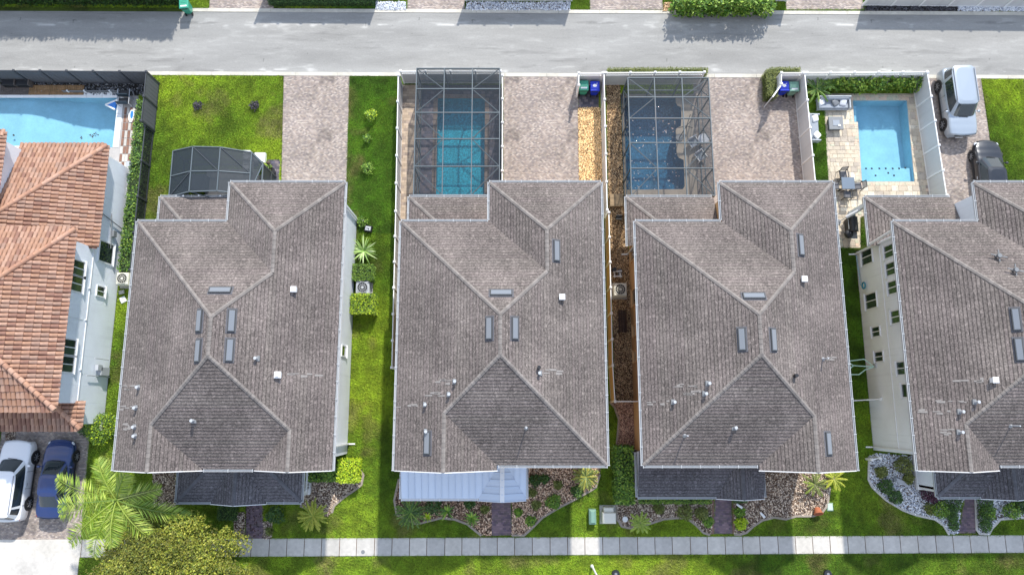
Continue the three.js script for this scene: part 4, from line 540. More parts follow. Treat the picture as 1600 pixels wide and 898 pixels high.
fence('white bin enclosure with open gate inside the trimmed L-shaped hedge', [Gt(1221.5, 131), Gt(1221.5, 113.5), Gt(1256, 113.5)], { lattice: true });
{ const a = Gt(1221.5, 132), b = Gt(1208, 151), t = thing('gate', [a[0], 0, a[1]], 'open white gate leaf leaning out from the bin enclosure by the hedge', 'gate'); const ang = Math.atan2(-(b[1] - a[1]), b[0] - a[0]), L = Math.hypot(b[0] - a[0], b[1] - a[1]); new MB().box((a[0] + b[0]) / 2, .9, (a[1] + b[1]) / 2, L, 1.6, .04, ang).build('panel', M.pvc, t); new MB().beam([a[0], 1.76, a[1]], [b[0], 1.76, b[1]], .09, .08).beam([a[0], .12, a[1]], [b[0], .12, b[1]], .07, .08).build('rail', M.pvcTop, t); }
fence('pale vinyl fence right of the third paver drive beside the turf strip', [Gt(1258, 114), Gt(1275, 287)], {});
fence('white lattice-topped alley fence above the leafy shrub row', [Gt(1261, 113.5), Gt(1449, 112)], { lattice: true });
fence('pale vinyl fence between the open pool and the silver vehicle', [Gt(1450, 113), Gt(1480, 305)], {});
fence('white rail gate fence between the tan house and right-hand white house', [G(1331, 626, 1.6), [23.4, G(1331, 626, 1.6)[1] - .1]], { h: 1.6, spacing: 2.1 });
fence('white alley fence above dark shaded strip at top centre-left', [[-18.1, -29.62], [G(590, 2)[0], -29.55]], {});
fence('white alley fence behind white stones at top centre', [[G(728, 3)[0], -29.5], [G(893, 3)[0], -29.48]], {});
fence('white alley fence behind leafy hedge between two upper drives', [[G(1053, 2)[0], -29.5], [G(1228, 3)[0], -29.45]], {});
fence('long white alley fence at the upper right corner', [[G(1348, 9)[0], -29.1], [40, -28.95]], { spacing: 2.2 });
fence('small pale fence stub at the front corner of the right-hand white house', [[22.95, 3.05], [23.5, 2.95]], { h: .7, spacing: .6 });

// ---------- screen cages ----------
function cage(label, xs, zs, h, braces, o = {}) {
  const t = thing('pool_screen_cage', [xs[0], 0, zs[0]], label, 'screen enclosure'), x0 = xs[0], x1 = xs[xs.length - 1], z0 = zs[0], z1 = zs[zs.length - 1], fm = M.cageFrame, B = (a, b, n = 'beam', w = .06, hh = .12) => new MB().beam(a, b, w, hh).build(n, fm, t);
  for (const x of xs) { for (let j = 0; j + 1 < zs.length; j++) B([x, h, zs[j]], [x, h, zs[j + 1]]); B([x, 0, z0], [x, h, z0], 'post', .07, .07); }
  for (const z of zs) { for (let i = 0; i + 1 < xs.length; i++) B([xs[i], h + .003, z], [xs[i + 1], h + .003, z]); if (z !== z0) for (const x of [x0, x1]) B([x, 0, z], [x, h - .01, z], 'post', .07, .07); }
  for (const [a, b] of braces) B([xs[a[0]], h - .01, zs[a[1]]], [xs[b[0]], h - .01, zs[b[1]]], 'brace', .05, .06);
  for (let i = 0; i + 1 < xs.length; i++) { for (let j = 0; j + 1 < zs.length; j++) new MB().quad([xs[i], h + .03, zs[j + 1]], [xs[i + 1], h + .03, zs[j + 1]], [xs[i + 1], h + .03, zs[j]], [xs[i], h + .03, zs[j]]).build('screen', M.screen, t); new MB().quad([xs[i], 0.05, z0], [xs[i + 1], .05, z0], [xs[i + 1], h, z0], [xs[i], h, z0]).build('screen', M.screenNorth, t); B([xs[i], 1.0, z0], [xs[i + 1], 1.0, z0], 'rail', .05, .06); }
  for (const x of [x0, x1]) for (let j = 0; j + 1 < zs.length; j++) { new MB().quad([x, .05, zs[j]], [x, .05, zs[j + 1]], [x, h, zs[j + 1]], [x, h, zs[j]]).build('screen', M.screenWall, t); B([x, 1.0, zs[j]], [x, 1.0, zs[j + 1]], 'rail', .05, .06); B([x, .06, zs[j]], [x, .06, zs[j + 1]], 'rail', .06, .1); if (o.wallBrace && j % 2 === 0) B([x, 1, zs[j]], [x, h, zs[j + 1]], 'brace', .04, .05); }
  return t;
}
const gz = (ys, h) => ys.map(y => G(800, y, h)[1]);
cage('tall screen cage over the rectangular teal pool of the middle house', [-6.42, -4.55, -2.66, -.82], gz([107, 139, 176, 217, 260, 304.5], 2.8), 2.8, [[[0, 0], [1, 1]], [[0, 2], [1, 1]], [[0, 2], [1, 3]], [[0, 4], [1, 3]], [[0, 4], [1, 5]], [[3, 0], [2, 1]], [[3, 2], [2, 1]], [[3, 2], [2, 3]], [[3, 4], [2, 3]], [[3, 4], [2, 5]]], { wallBrace: true });
cage('screen cage over the dark blue freeform pool beside brown gravel', [7.78, 9.55, 11.4, 13.2], gz([121.7, 152, 185, 223, 263, 305.5], 2.8), 2.8, [[[0, 0], [1, 1]], [[0, 2], [1, 1]], [[0, 3], [1, 4]], [[0, 5], [1, 4]], [[3, 0], [2, 1]], [[3, 2], [2, 1]], [[3, 3], [2, 4]], [[3, 5], [2, 4]]], { wallBrace: true });
{ // the small faceted patio cage
  const t = thing('patio_screen_cage', [-22, 0, -13.8], 'small faceted dark screen cage over patio of the leftmost grey-roofed house', 'screen enclosure'), hi = 3.3, lo = 2.6;
  const P = (x, y, h) => { const q = G(x, y, h); return [q[0], h, q[1]]; };
  const A = P(270, 236, lo), B = P(301, 229, hi), C = P(344, 230, hi), D = P(393, 238, lo + .1), E = P(410.5, 256, lo), F = P(409, 284, lo), S0 = [A[0], lo, -13.75], S1 = [B[0], hi, -13.9], S2 = [C[0], hi, -13.95], S3 = [D[0], lo + .1, -13.9];
  const mid = (a, b, f = .55) => [a[0] + (b[0] - a[0]) * f, a[1] + (b[1] - a[1]) * f, a[2] + (b[2] - a[2]) * f], Am = mid(A, S0), Bm = mid(B, S1), Cm = mid(C, S2), Dm = mid(D, S3, .5);
  const bm = (a, b, n = 'beam', w = .065, m2 = M.cageFrame) => new MB().beam(a, b, w, .1).build(n, m2, t);
  for (const [a, b] of [[A, B], [B, C], [C, D], [D, E], [E, F], [A, Am], [Am, S0], [B, Bm], [Bm, S1], [C, Cm], [Cm, S2], [D, Dm], [Dm, S3], [S0, S1], [S1, S2], [S2, S3], [Am, Bm], [Bm, Cm], [Cm, Dm], [E, S3]]) bm(a, b);
  const low = q => [q[0], 0, q[2]]; for (const q of [A, B, C, D, E, F, Am, S0]) bm(low(q), q, 'post', .06, M.cageDark);
  for (const [a, b] of [[A, B], [B, C], [C, D], [D, E], [E, F], [A, S0]]) { new MB().quad([a[0], .05, a[2]], [b[0], .05, b[2]], b, a).build('screen', M.screenDense, t); bm([a[0], 1, a[2]], [b[0], 1, b[2]], 'rail', .05, M.cageDark); bm([a[0], .06, a[2]], [b[0], .06, b[2]], 'rail', .06, M.cageDark); }
  for (const [a, b] of [[[S1[0], hi, S1[2]], [S1[0] + 1.2, 2.95, -13.62]], [[S2[0], hi, S2[2]], [S2[0] + .9, 2.95, -13.62]], [B, Cm], [C, Dm], [Bm, S0]]) bm(a, b, 'brace', .045, M.cageDark);
  for (const q of [[A, B, Bm, Am], [Am, Bm, S1, S0], [B, C, Cm, Bm], [Bm, Cm, S2, S1], [C, D, Dm, Cm], [Cm, Dm, S3, S2], [D, E, S3, Dm]]) new MB().quad(...q).build('screen', M.screenDense, t);
  for (const x of [-21.3, -20.3, -18.9, -17.9]) new MB().tube([x, 2.93, -13.72], [x, 3.02, -13.72], .06, .06, 8).build('bracket', M.trim, t);
}
// fasteners along the two big cages' eaves belong to the houses' low gutters

// ---------- vehicles ----------
function superRing(hw, z0, z1, y, ex, N = 56) { const o = [], c = (z0 + z1) / 2, hl = (z1 - z0) / 2; for (let i = 0; i < N; i++) { const t = i / N * 2 * Math.PI, a = Math.cos(t), b = Math.sin(t); o.push([hw * Math.sign(a) * Math.pow(Math.abs(a), ex), y, c + hl * Math.sign(b) * Math.pow(Math.abs(b), ex)]); } return o; }
function car(o) { // nose towards -z before turning
  const t = thing('car', [o.x, 0, o.z], o.label, o.cat || 'car'); if (o.name) t.name = nm(o.name);
  const W = o.w / 2, L = o.len, paint = phys(o.paint, { roughness: o.rough ?? .32, metalness: o.metal ?? .25, clearcoat: 1, clearcoatRoughness: .06 }), P = o.profile;
  // body: stations along the length, each a half section mirrored
  const ns = 40, sec = (u) => { const k = u * (P.top.length - 1), i = Math.min(P.top.length - 2, Math.floor(k)), f = k - i, s = f * f * (3 - 2 * f), top = P.top[i] * (1 - s) + P.top[i + 1] * s; const e0 = Math.min(1, u / .13), e1 = Math.min(1, (1 - u) / .1), w = W * (1 - P.nose * Math.pow(1 - e0, 2.2)) * (1 - P.tail * Math.pow(1 - e1, 2.2)), bot = .24 + .12 * Math.pow(1 - Math.min(1, u / .05), 2) + .12 * Math.pow(1 - Math.min(1, (1 - u) / .05), 2); return { w, top, bot }; };
  const prof = ({ w, top, bot }) => [[w * .86, bot], [w * .97, bot + .1], [w, bot + (top - bot) * .5], [w * .985, top - .13], [w * .94, top - .05], [w * .84, top - .008], [w * .62, top + .012], [w * .3, top + .028], [0, top + .034]];
  const rows = []; for (let i = 0; i <= ns; i++) { const u = i / ns, s = sec(u), z = (u - .5) * L + P.bow * 0, h = prof(s); const row = [...h.map(q => [q[0], q[1], q[0]]), ...h.slice(0, -1).reverse().map(q => [-q[0], q[1], q[0]])]; rows.push(row.map(q => { const cv = 1 - Math.pow(q[2] / W, 2), dz = u < .1 ? -.16 * cv * (1 - u / .1) : u > .92 ? .1 * cv * ((u - .92) / .08) : 0; return [q[0], q[1], z + dz]; })); }
  const idx = [], pos = [], nc = rows[0].length; rows.forEach(r => r.forEach(q => pos.push(...q))); for (let i = 0; i < ns; i++) for (let j = 0; j < nc - 1; j++) { const a = i * nc + j, b = a + 1, c = a + nc, d = c + 1; idx.push(a, b, c, b, d, c); }
  for (const [i, fl] of [[0, 1], [ns, 0]]) { const c = pos.length / 3, r = rows[i]; pos.push(0, .62, r[4][2]); for (let j = 0; j < nc - 1; j++) fl ? idx.push(c, i * nc + j + 1, i * nc + j) : idx.push(c, i * nc + j, i * nc + j + 1); }
  const g = new THREE.BufferGeometry(); g.setAttribute('position', new THREE.Float32BufferAttribute(pos, 3)); g.setIndex(idx); g.computeVertexNormals();
  const add = (m, name, mat, p = t) => m.build(name, mat, p, true);
  const body = add(new MB().geo(g), 'body', paint);
  // cabin
  const C = P.cab, N = 64, base = superRing(C.wb * W, C.z[0], C.z[3], C.yb, .42, N), top = superRing(C.wt * W, C.z[1], C.z[2], C.yt, .36, N), roof2 = superRing(C.wt * W * .72, C.z[1] + .18, C.z[2] - .18, C.yt + .045, .5, N);
  const parts = { windscreen: new MB(), rear_window: new MB(), side_window: new MB(), side_window2: new MB(), pillar: new MB(), roof: new MB() };
  for (let i = 0; i < N; i++) { const j = (i + 1) % N, a = base[i], b = base[j], c = top[j], d = top[i]; let nx = b[2] - a[2], nz = -(b[0] - a[0]); const l = Math.hypot(nx, nz); nx /= l; nz /= l; const mx = (a[2] + b[2]) / 2, bp = C.pillars.some(z => Math.abs(mx - z) < .06); const k = -nz > .8 || nz > .8 ? (nz < 0 ? 'windscreen' : 'rear_window') : Math.abs(nx) > .93 && !bp ? 'side_window' : 'pillar'; const mz = (a[2] + b[2]) / 2 < (C.z[0] + C.z[3]) / 2; const key = k === 'side_window' && a[0] < 0 ? 'side_window2' : k === 'windscreen' || k === 'rear_window' ? (mz ? 'windscreen' : 'rear_window') : k; const e = .06, mixp = (p, q, f) => [p[0] + (q[0] - p[0]) * f, p[1] + (q[1] - p[1]) * f, p[2] + (q[2] - p[2]) * f], a2 = mixp(a, d, e), b2 = mixp(b, c, e), c2 = mixp(b, c, 1 - e), d2 = mixp(a, d, 1 - e); parts.pillar.quad(b, a, a2, b2).quad(c2, d2, d, c); parts[key].quad(b2, a2, d2, c2); const r = roof2[i], s = roof2[j]; parts.roof.quad(c, d, r, s); parts.roof.tri(s, r, [0, C.yt + .06, (C.z[1] + C.z[2]) / 2]); }
  for (const k of ['windscreen', 'rear_window', 'side_window', 'side_window2']) add(parts[k], k.replace('2', ''), M.glassDark); add(parts.pillar, 'pillar', paint); add(parts.roof, 'roof', o.roofPaint || paint);
  const R = P.wheel, zf = -L / 2 + P.axF, zr = L / 2 - P.axR;
  for (const z of [zf, zr]) for (const s of [-1, 1]) { add(new MB().tube([s * (W - .1), R + .03, z], [s * (W + .004), R + .03, z], R + .09, R + .08, 24), 'wheel_arch', M.black); const w = add(new MB().tube([s * (W - .2), R, z], [s * (W + .012), R, z], R, R * .97, 24), 'wheel', M.rubber); const rm = new MB().tube([s * (W - .05), R, z], [s * (W + .022), R, z], R * .2, R * .18, 10); for (let q = 0; q < 7; q++) { const a = q / 7 * 6.283; rm.beam([s * (W + .016), R, z], [s * (W + .016), R + Math.cos(a) * R * .68, z + Math.sin(a) * R * .68], .07, .02); } add(rm, 'rim', M.metal, w); }
  for (const s of [-1, 1]) {
    add(new MB().geo(new THREE.SphereGeometry(1, 12, 8), frameAt(s * (W + .1), C.yb + .06, C.z[0] + .42, 0, .12, .075, .09)).beam([s * (W - .1), C.yb + .02, C.z[0] + .42], [s * (W + .06), C.yb + .04, C.z[0] + .42], .05), 'wing_mirror', paint);
    add(new MB().geo(new THREE.SphereGeometry(1, 12, 8), frameAt(s * W * .72, P.top[0] - .08, -L / 2 + .1, s * -.5, .2, .085, .16)), 'headlight', M.lampGlass); add(new MB().geo(new THREE.SphereGeometry(1, 12, 8), frameAt(s * W * .78, P.top[P.top.length - 1] - .12, L / 2 - .06, 0, .17, .09, .08)), 'tail_light', M.tailRed);
    for (const z of C.handles) add(new MB().slab(s * (W - .0), C.yb - .2, C.yb - .16, z, .05, .2, .01), 'door_handle', o.trim || M.metal);
    const dl = new MB(); for (const z of C.doors) dl.box(s * (W * .997), C.yb - .35, z, .012, .62, .014); dl.box(s * (W * .997), .34, 0, .02, .12, L * .5); add(dl, 'door_seam', M.black);
  }
  add(new MB().box(0, P.top[0] - .22, -L / 2 - .03, W * 1.0, .16, .1), 'grille', M.black); add(new MB().box(0, .42, -L / 2 - .06, .5, .1, .03).box(0, .75, L / 2 + .07, .5, .11, .03), 'number_plate', M.trim);
  if (o.rails) for (const s of [-1, 1]) add(new MB().beam([s * C.wt * W * .88, C.yt + .07, C.z[1] + .2], [s * C.wt * W * .88, C.yt + .07, C.z[2] - .2], .04, .05), 'roof_rail', o.railMat || M.metal);
  const seam = new MB().box(0, P.top[2] + .035, -L / 2 + P.axF + .62, W * 1.5, .008, .015); add(new MB().beam([-.3, C.yb + .06, C.z[0] - .0], [.3, C.yb + .07, C.z[0] + .04], .03), 'wiper', M.black);
  t.rotation.y = o.turn; return t;
}
const suvP = { top: [.92, 1.0, 1.05, 1.08, 1.1, 1.1, 1.1, 1.1, 1.1, 1.1, 1.06], nose: .12, tail: .06, bow: 0, wheel: .37, axF: .92, axR: .98, cab: { z: [-1.4, -.62, 2.12, 2.36], wb: .95, wt: .76, yb: 1.06, yt: 1.68, pillars: [.42, 1.5], handles: [.2, 1.2], doors: [-.6, .44, 1.45] } };
const boxP = { top: [.98, 1.06, 1.1, 1.12, 1.14, 1.14, 1.14, 1.14, 1.14, 1.14, 1.12], nose: .08, tail: .04, bow: 0, wheel: .39, axF: .9, axR: 1.0, cab: { z: [-1.25, -.55, 2.25, 2.42], wb: .96, wt: .82, yb: 1.1, yt: 1.82, pillars: [.42, 1.4], handles: [.2, 1.15], doors: [-.6, .44, 1.35] } };
const sedP = { top: [.66, .78, .86, .92, .94, .95, .95, .96, .97, .96, .9], nose: .2, tail: .14, bow: 0, wheel: .34, axF: .92, axR: 1.02, cab: { z: [-1.2, -.3, .95, 1.85], wb: .9, wt: .68, yb: .9, yt: 1.4, pillars: [.4], handles: [.25, 1.15], doors: [-.65, .42, 1.3] } };
car({ name: 'white_car', x: -31.62, z: 4.35, turn: -.03, w: 1.96, len: 4.75, paint: [.82, .83, .85], metal: 0, profile: suvP, label: 'white sport utility car parked on paver drive at the left edge', cat: 'car', rails: true });
car({ name: 'blue_car', x: -28.98, z: 4.25, turn: -.02, w: 1.86, len: 4.6, paint: [.004, .026, .13], metal: .15, profile: sedP, label: 'dark blue car partly under the feathery palm fronds', cat: 'car' });
car({ name: 'silver_car', x: 31.15, z: -21.2, turn: Math.PI + .02, w: 2.0, len: 4.75, paint: [.36, .41, .46], metal: .3, profile: boxP, label: 'boxy silver sport utility car beside the vinyl fence at upper right', cat: 'car', rails: true });
car({ name: 'black_car', x: 32.85, z: -15.95, turn: -.02, w: 1.86, len: 4.7, paint: [.012, .013, .016], metal: .3, profile: sedP, label: 'shiny black car on the paver drive next to the house at right edge', cat: 'car' });

// ---------- bins and services ----------
function bin(px, py, turn, body, label, mark, h = 1.02) {
  const [x, z] = G(px, py, h), t = thing('wheelie_bin', [x, 0, z], label, 'bin'), m = new MB(), P = (w, d, y) => [[-w, y, -d], [w, y, -d], [w, y, d], [-w, y, d]], a = P(.22, .26, .08), b = P(.29, .33, .95); for (let i = 0; i < 4; i++) { const j = (i + 1) % 4; m.quad(a[j], a[i], b[i], b[j]); } m.fan(a); const bd = m.build('body', body, t, true);
  const lid = new MB().slab(0, .95, 1.03, 0, .66, .74, .04).build('lid', body, t, true);
  if (mark === 'slats') { const s = new MB(); for (let i = 0; i < 3; i++) s.slab(0, 1.03, 1.045, -.22 + i * .14, .46, .07, .008); s.build('lid_rib', body, lid, true); new MB().slab(0, 1.03, 1.042, .2, .44, .12, .008).build('lid_label', M.whiteP, lid, true); }
  else { const s = new MB().geo(new THREE.CylinderGeometry(.14, .14, .012, 20), frameAt(-.02, 1.035, -.02, 0, 1, 1, .8)).beam([.1, 1.036, -.14], [.16, 1.036, -.2], .05, .012); s.build('lid_emblem', M.whiteP, lid, true); new MB().slab(0, 1.03, 1.042, .24, .5, .1, .01).build('lid_rib', body, lid, true); }
  new MB().tube([-.24, .92, .4], [.24, .92, .4], .025, .025, 8).build('handle', M.black, t, true); for (const s of [-1, 1]) new MB().tube([s * .2, .12, .3], [s * .26, .12, .3], .12, .12, 14).build('wheel', M.rubber, t, true);
  t.rotation.y = turn; return t;
}
bin(912.5, 133, 0, M.binGreen, 'green lidded bin beside the blue bin in the enclosure near the straw bed', 'slats'); bin(930, 134, 0, M.binBlue, 'blue bin with white emblem beside straw bed fence corner', 'e');
bin(1226.5, 134, 0, M.binBlue, 'blue bin behind the open gate leaf near the L-shaped hedge', 'e'); bin(1242, 134.5, 0, withMap([.25, .46, .36], TX.stucco), 'pale green bin beside the vinyl fence near the L-shaped hedge', 'slats');
bin(286, 5, Math.PI * .03, M.binGreen, 'green bin standing alone at the alley edge, upper left', 'slats');
function acUnit(px, py, label, w = .86, h = .85, mat = M.cream) { const [x, z] = G(px, py, h), t = thing('air_conditioner', [x, 0, z], label, 'air conditioner'); new MB().slab(0, 0, .09, 0, w + .25, w + .25, .02).build('pad', M.concrete2, t, true); const b = new MB().slab(0, .09, h, 0, w, w, .05); for (let i = 0; i < 7; i++) b.box(0, .2 + i * .085, 0, w + .02, .02, w + .02); b.build('casing', mat, t, true); new MB().tube([0, h - .02, 0], [0, h + .015, 0], w * .42, w * .42, 28).build('fan_opening', M.black, t, true); const g = new MB(); for (let i = 0; i < 12; i++) { const a = i / 12 * 6.283; g.beam([Math.cos(a) * .08, h + .03, Math.sin(a) * .08], [Math.cos(a) * w * .42, h + .03, Math.sin(a) * w * .42], .012, .012); } g.geo(new THREE.TorusGeometry(w * .42, .025, 8, 28).rotateX(Math.PI / 2), frameAt(0, h + .025, 0)).geo(new THREE.TorusGeometry(w * .25, .012, 6, 24).rotateX(Math.PI / 2), frameAt(0, h + .03, 0)).tube([0, h, 0], [0, h + .05, 0], .1, .08, 14); g.build('fan_grille', mat === M.cream ? M.cream : M.lightGrey, t, true); return t; }
acUnit(190, 435, 'white air conditioner beside the white wall of the tile-roofed house', .82); acUnit(566, 449, 'grey air conditioner between two clipped box hedges by the white wall', .85, .75, M.lightGrey); acUnit(969.5, 452, 'cream air conditioner with big black fan in the gravel passage', .86, .8);
{ // utility boxes on the front lawn
  let [x, z] = G(926.5, 808, .6), t = thing('utility_pedestal', [x, 0, z], 'narrow green utility pedestal on the front lawn beside a cream cabinet', 'utility box'); const a = new MB().slab(0, 0, .62, 0, .44, .9, .12).build('casing', M.utilGreen, t, true); new MB().box(0, .3, .455, .3, .3, .02).build('door', M.utilGreen, t, true);
  [x, z] = G(952, 806, .7); t = thing('utility_cabinet', [x, 0, z], 'cream utility transformer cabinet on the lawn beside the green pedestal', 'utility box'); new MB().slab(0, 0, .07, 0, 1.05, 1.15, .02).build('pad', M.concrete2, t, true); new MB().slab(0, .07, .78, .12, .84, .66, .05).build('casing', M.cream, t, true); new MB().slab(0, .07, .62, -.34, .62, .34, .05).build('front_hood', M.cream, t, true);
  [x, z] = G(977, 811, .12); t = thing('cleanout_cap', [x, 0, z], 'round white cap standing in dark mulch by the wavy bed edge', 'drain cap'); new MB().tube([0, 0, 0], [0, .12, 0], .16, .16, 18).build('pipe', M.whiteP, t, true); new MB().tube([0, .12, 0], [0, .16, 0], .19, .17, 18).build('cap', M.whiteP, t, true);
  [x, z] = G(1298, 792, .1); t = thing('valve_box', [x, 0, z], 'small pale green lidded box at bed end beside the orange pot', 'valve box'); new MB().slab(0, 0, .1, 0, .34, .44, .03).build('lid', M.utilPale, t, true); new MB().slab(0, 0, .06, 0, .42, .52, .02).build('rim', M.utilGreen, t, true);
  for (const [px, py, l] of [[962, 896, 'round black valve cover in the lawn near the white post'], [1293, 896, 'round black cover in the lawn near the lower right edge'], [567, 862, 'small round metal cover in the sunlit pavement slab']]) { [x, z] = G(px, py); t = thing('access_cover', [x, 0, z], l, 'cover'); new MB().tube([0, 0, 0], [0, px === 567 ? .05 : .16, 0], px === 567 ? .13 : .26, px === 567 ? .12 : .24, 20).build('rim', px === 567 ? M.grey : M.black, t, true); new MB().tube([0, .02, 0], [0, px === 567 ? .055 : .17, 0], .1, .09, 16).build('lid', M.grey, t, true); }
  [x, z] = G(925, 884); t = thing('lamp_post', [x, 0, z], 'white post rising from the grass strip at the bottom edge', 'post'); new MB().tube([0, 0, 0], [0, 3.1, 0], .07, .055, 12).tube([0, 0, 0], [0, .25, 0], .11, .09, 12).build('pole', M.trim, t, true); new MB().slab(0, 3.1, 3.45, 0, .3, .3, .06).build('lantern', M.glassDark, t, true); new MB().slab(0, 3.45, 3.52, 0, .38, .38, .03).build('cap', M.trim, t, true);
}
{ // things beside the houses
  let [x, z] = G(963.5, 313, .35), t = thing('storage_box', [x, 0, z], 'flat tan storage box on brown gravel against the passage fence', 'storage box'); new MB().slab(0, 0, .38, 0, .86, .82, .03).build('body', withMap([.42, .32, .2], TX.wood), t, true); new MB().slab(0, .38, .43, 0, .92, .88, .02).build('lid', withMap([.5, .39, .26], TX.wood), t, true);
  [x, z] = G(971, 502, .4); t = thing('wooden_bench', [x, 0, z], 'dark brown slatted bench against the tan wall in the passage', 'bench'); for (let i = 0; i < 3; i++) new MB().box(-.12 + i * .15, .44, 0, .13, .04, 1.5).build('slat', M.woodDark, t, true); new MB().box(.26, .72, 0, .04, .5, 1.5).build('backrest', M.woodDark, t, true); for (const a of [-.65, .65]) for (const b of [-.15, .22]) new MB().box(b, .21, a, .07, .42, .07).build('leg', M.woodDark, t, true);
  [x, z] = G(965, 427, .3); t = thing('pipe_manifold', [x, 0, z], 'white pool pump pipes on the gravel above the cream air conditioner', 'pool pump'); new MB().tube([-.3, .3, .2], [.3, .3, .2], .05).tube([-.2, .1, -.3], [-.2, .45, .3], .05).tube([.15, .1, -.3], [.2, .4, .3], .05).tube([-.3, .35, -.1], [.3, .35, -.15], .04).build('pipe', M.whiteP, t, true); new MB().tube([-.2, 0, -.25], [-.2, .5, -.25], .16, .14, 14).build('filter', M.black, t, true); new MB().tube([.2, .15, -.3], [.2, .15, .1], .13, .13, 14).tube([.2, 0, 0], [.2, .2, 0], .16, .1, 10).build('pump', M.grey, t, true);
  [x, z] = G(967, 340, .2); t = thing('hose_reel', [x, 0, z], 'small dark hose reel on the gravel below the tan storage box', 'hose reel'); new MB().geo(new THREE.TorusGeometry(.17, .06, 8, 20), frameAt(0, .25, 0)).build('hose', M.black, t, true); new MB().box(0, .2, .12, .4, .4, .04).box(0, .2, -.12, .4, .4, .04).build('frame', M.grey, t, true);
  [x, z] = G(205, 275, .5); t = thing('pool_pump', [x, 0, z], 'grey and white pool pump equipment between white wall and dark hedge', 'pool pump'); new MB().slab(0, 0, .06, 0, 1.0, 2.4, .02).build('pad', M.concrete2, t, true); new MB().tube([-.1, .06, -.75], [-.1, .85, -.75], .26, .22, 18).build('filter', M.lightGrey, t, true); new MB().slab(.2, .06, .7, -.2, .4, .6, .05).build('heater', M.lightGrey, t, true); new MB().tube([-.1, .3, .35], [-.1, .3, .95], .17, .17, 16).build('pump', M.black, t, true); const p = new MB(); for (const [a, b] of [[[-.1, .6, -.5], [-.1, .6, .6]], [[.1, .4, -.1], [-.3, .4, .9]], [[-.35, .3, .2], [.35, .35, .25]], [[.3, .5, .1], [.3, .5, .9]], [[-.3, .25, -.3], [.1, .7, -.3]]]) p.tube(a, b, .045, .045, 8); p.build('pipe', M.whiteP, t, true); new MB().slab(.2, .06, .5, 1.0, .5, .35, .05).build('casing', M.black, t, true);
  [x, z] = G(155, 666, .3); t = thing('hose_reel', [x, 0, z], 'round black hose reel by the white wall above a round shrub', 'hose reel'); new MB().geo(new THREE.TorusGeometry(.2, .08, 8, 20).rotateY(Math.PI / 2), frameAt(0, .32, 0)).build('hose', M.black, t, true); new MB().box(0, .3, 0, .3, .1, .5).box(.1, .15, .2, .05, .3, .05).box(.1, .15, -.2, .05, .3, .05).build('frame', M.whiteP, t, true);
  [x, z] = G(575, 357, .3); t = thing('electric_box', [x, 0, z], 'small dark box with white top markings beside the spiky plant', 'electrical box'); new MB().slab(0, 0, .35, 0, .5, .42, .03, -.15).build('casing', M.black, t, true); new MB().slab(0, .35, .37, 0, .36, .28, .01, -.15).build('lid', M.lightGrey, t, true); new MB().box(-.02, .376, 0, .2, .01, .05, -.15).box(.05, .376, .05, .05, .01, .12, -.15).build('lid_mark', M.black, t, true);
  [x, z] = G(191, 468, .1); t = thing('paving_block', [x, 0, z], 'loose white slab lying in the grass below an air conditioner', 'slab'); new MB().slab(0, 0, .1, 0, .38, .42, .02, .5).build('slab', M.whiteP, t, true); new MB().slab(-.1, .1, .2, -.5, .35, .25, .02, .2).build('block', M.concrete, t, true);
  // folding clothes line frame on the white wall
  t = thing('clothes_line', [23.4, 0, G(1345, 572)[1]], 'pale green folding clothes line frame between two houses above turf', 'clothes line'); const Q = (px, py, h) => { const q = G(px, py, h); return [q[0] - 23.4, h, q[1] - G(1345, 572)[1]]; }, c = new MB(); for (const [a, b] of [[[1366, 573], [1351, 561]], [[1351, 561], [1327, 564]], [[1366, 573], [1334, 571]], [[1334, 571], [1325, 565]], [[1334, 571], [1325, 579]], [[1352, 578], [1343, 585]], [[1343, 585], [1325, 585]], [[1366, 573], [1352, 578]]]) c.tube(Q(a[0], a[1], 1.2), Q(b[0], b[1], 1.2), .035, .035, 8); c.build('frame', std([.5, .72, .6]), t, true); new MB().box(.05, 1.2, .02, .08, .3, .3).build('wall_bracket', M.lightGrey, t, true);
  t = thing('garden_hose', [23.2, 0, G(1339, 450)[1]], 'blue coiled hose and pipe on the white wall above the turf strip', 'hose'); new MB().geo(new THREE.TorusGeometry(.2, .05, 8, 20).rotateY(Math.PI / 2), frameAt(.1, 1.0, 0)).build('coil', std([.04, .25, .36]), t, true); new MB().tube([.15, .3, -2.2], [.15, .5, -.1], .035, .035, 8).build('pipe', std([.25, .4, .5]), t, true);
  [x, z] = G(1277, 793, .2); t = thing('clay_pot', [x, 0, z], 'orange terracotta pot lying at the right end of the wavy mulch bed', 'pot'); new MB().geo(new THREE.LatheGeometry([[.14, 0], [.18, .05], [.26, .36], [.3, .36], [.3, .42], [.25, .42], [.15, .06]].map(q => new THREE.Vector2(...q)), 20), new THREE.Matrix4().compose(V(0, .2, 0), new THREE.Quaternion().setFromEuler(new THREE.Euler(1.1, .5, 0)), V(1, 1, 1))).build('pot', M.terracotta, t, true); new MB().slab(.05, 0, .1, .3, .4, .25, .04).build('stone', M.woodDark, t, true);
  [x, z] = G(424, 268, .3); t = thing('plant_pot', [x, 0, z], 'dark round flower pot with brown stem beside the small patio cage', 'pot'); new MB().tube([0, 0, 0], [0, .4, 0], .2, .28, 18).build('pot', M.black, t, true); new MB().tube([0, .35, 0], [.05, 1.2, -.3], .04, .02, 8).geo(new THREE.SphereGeometry(.13, 10, 8), frameAt(.05, 1.2, -.3)).build('stem', M.bark, t, true);
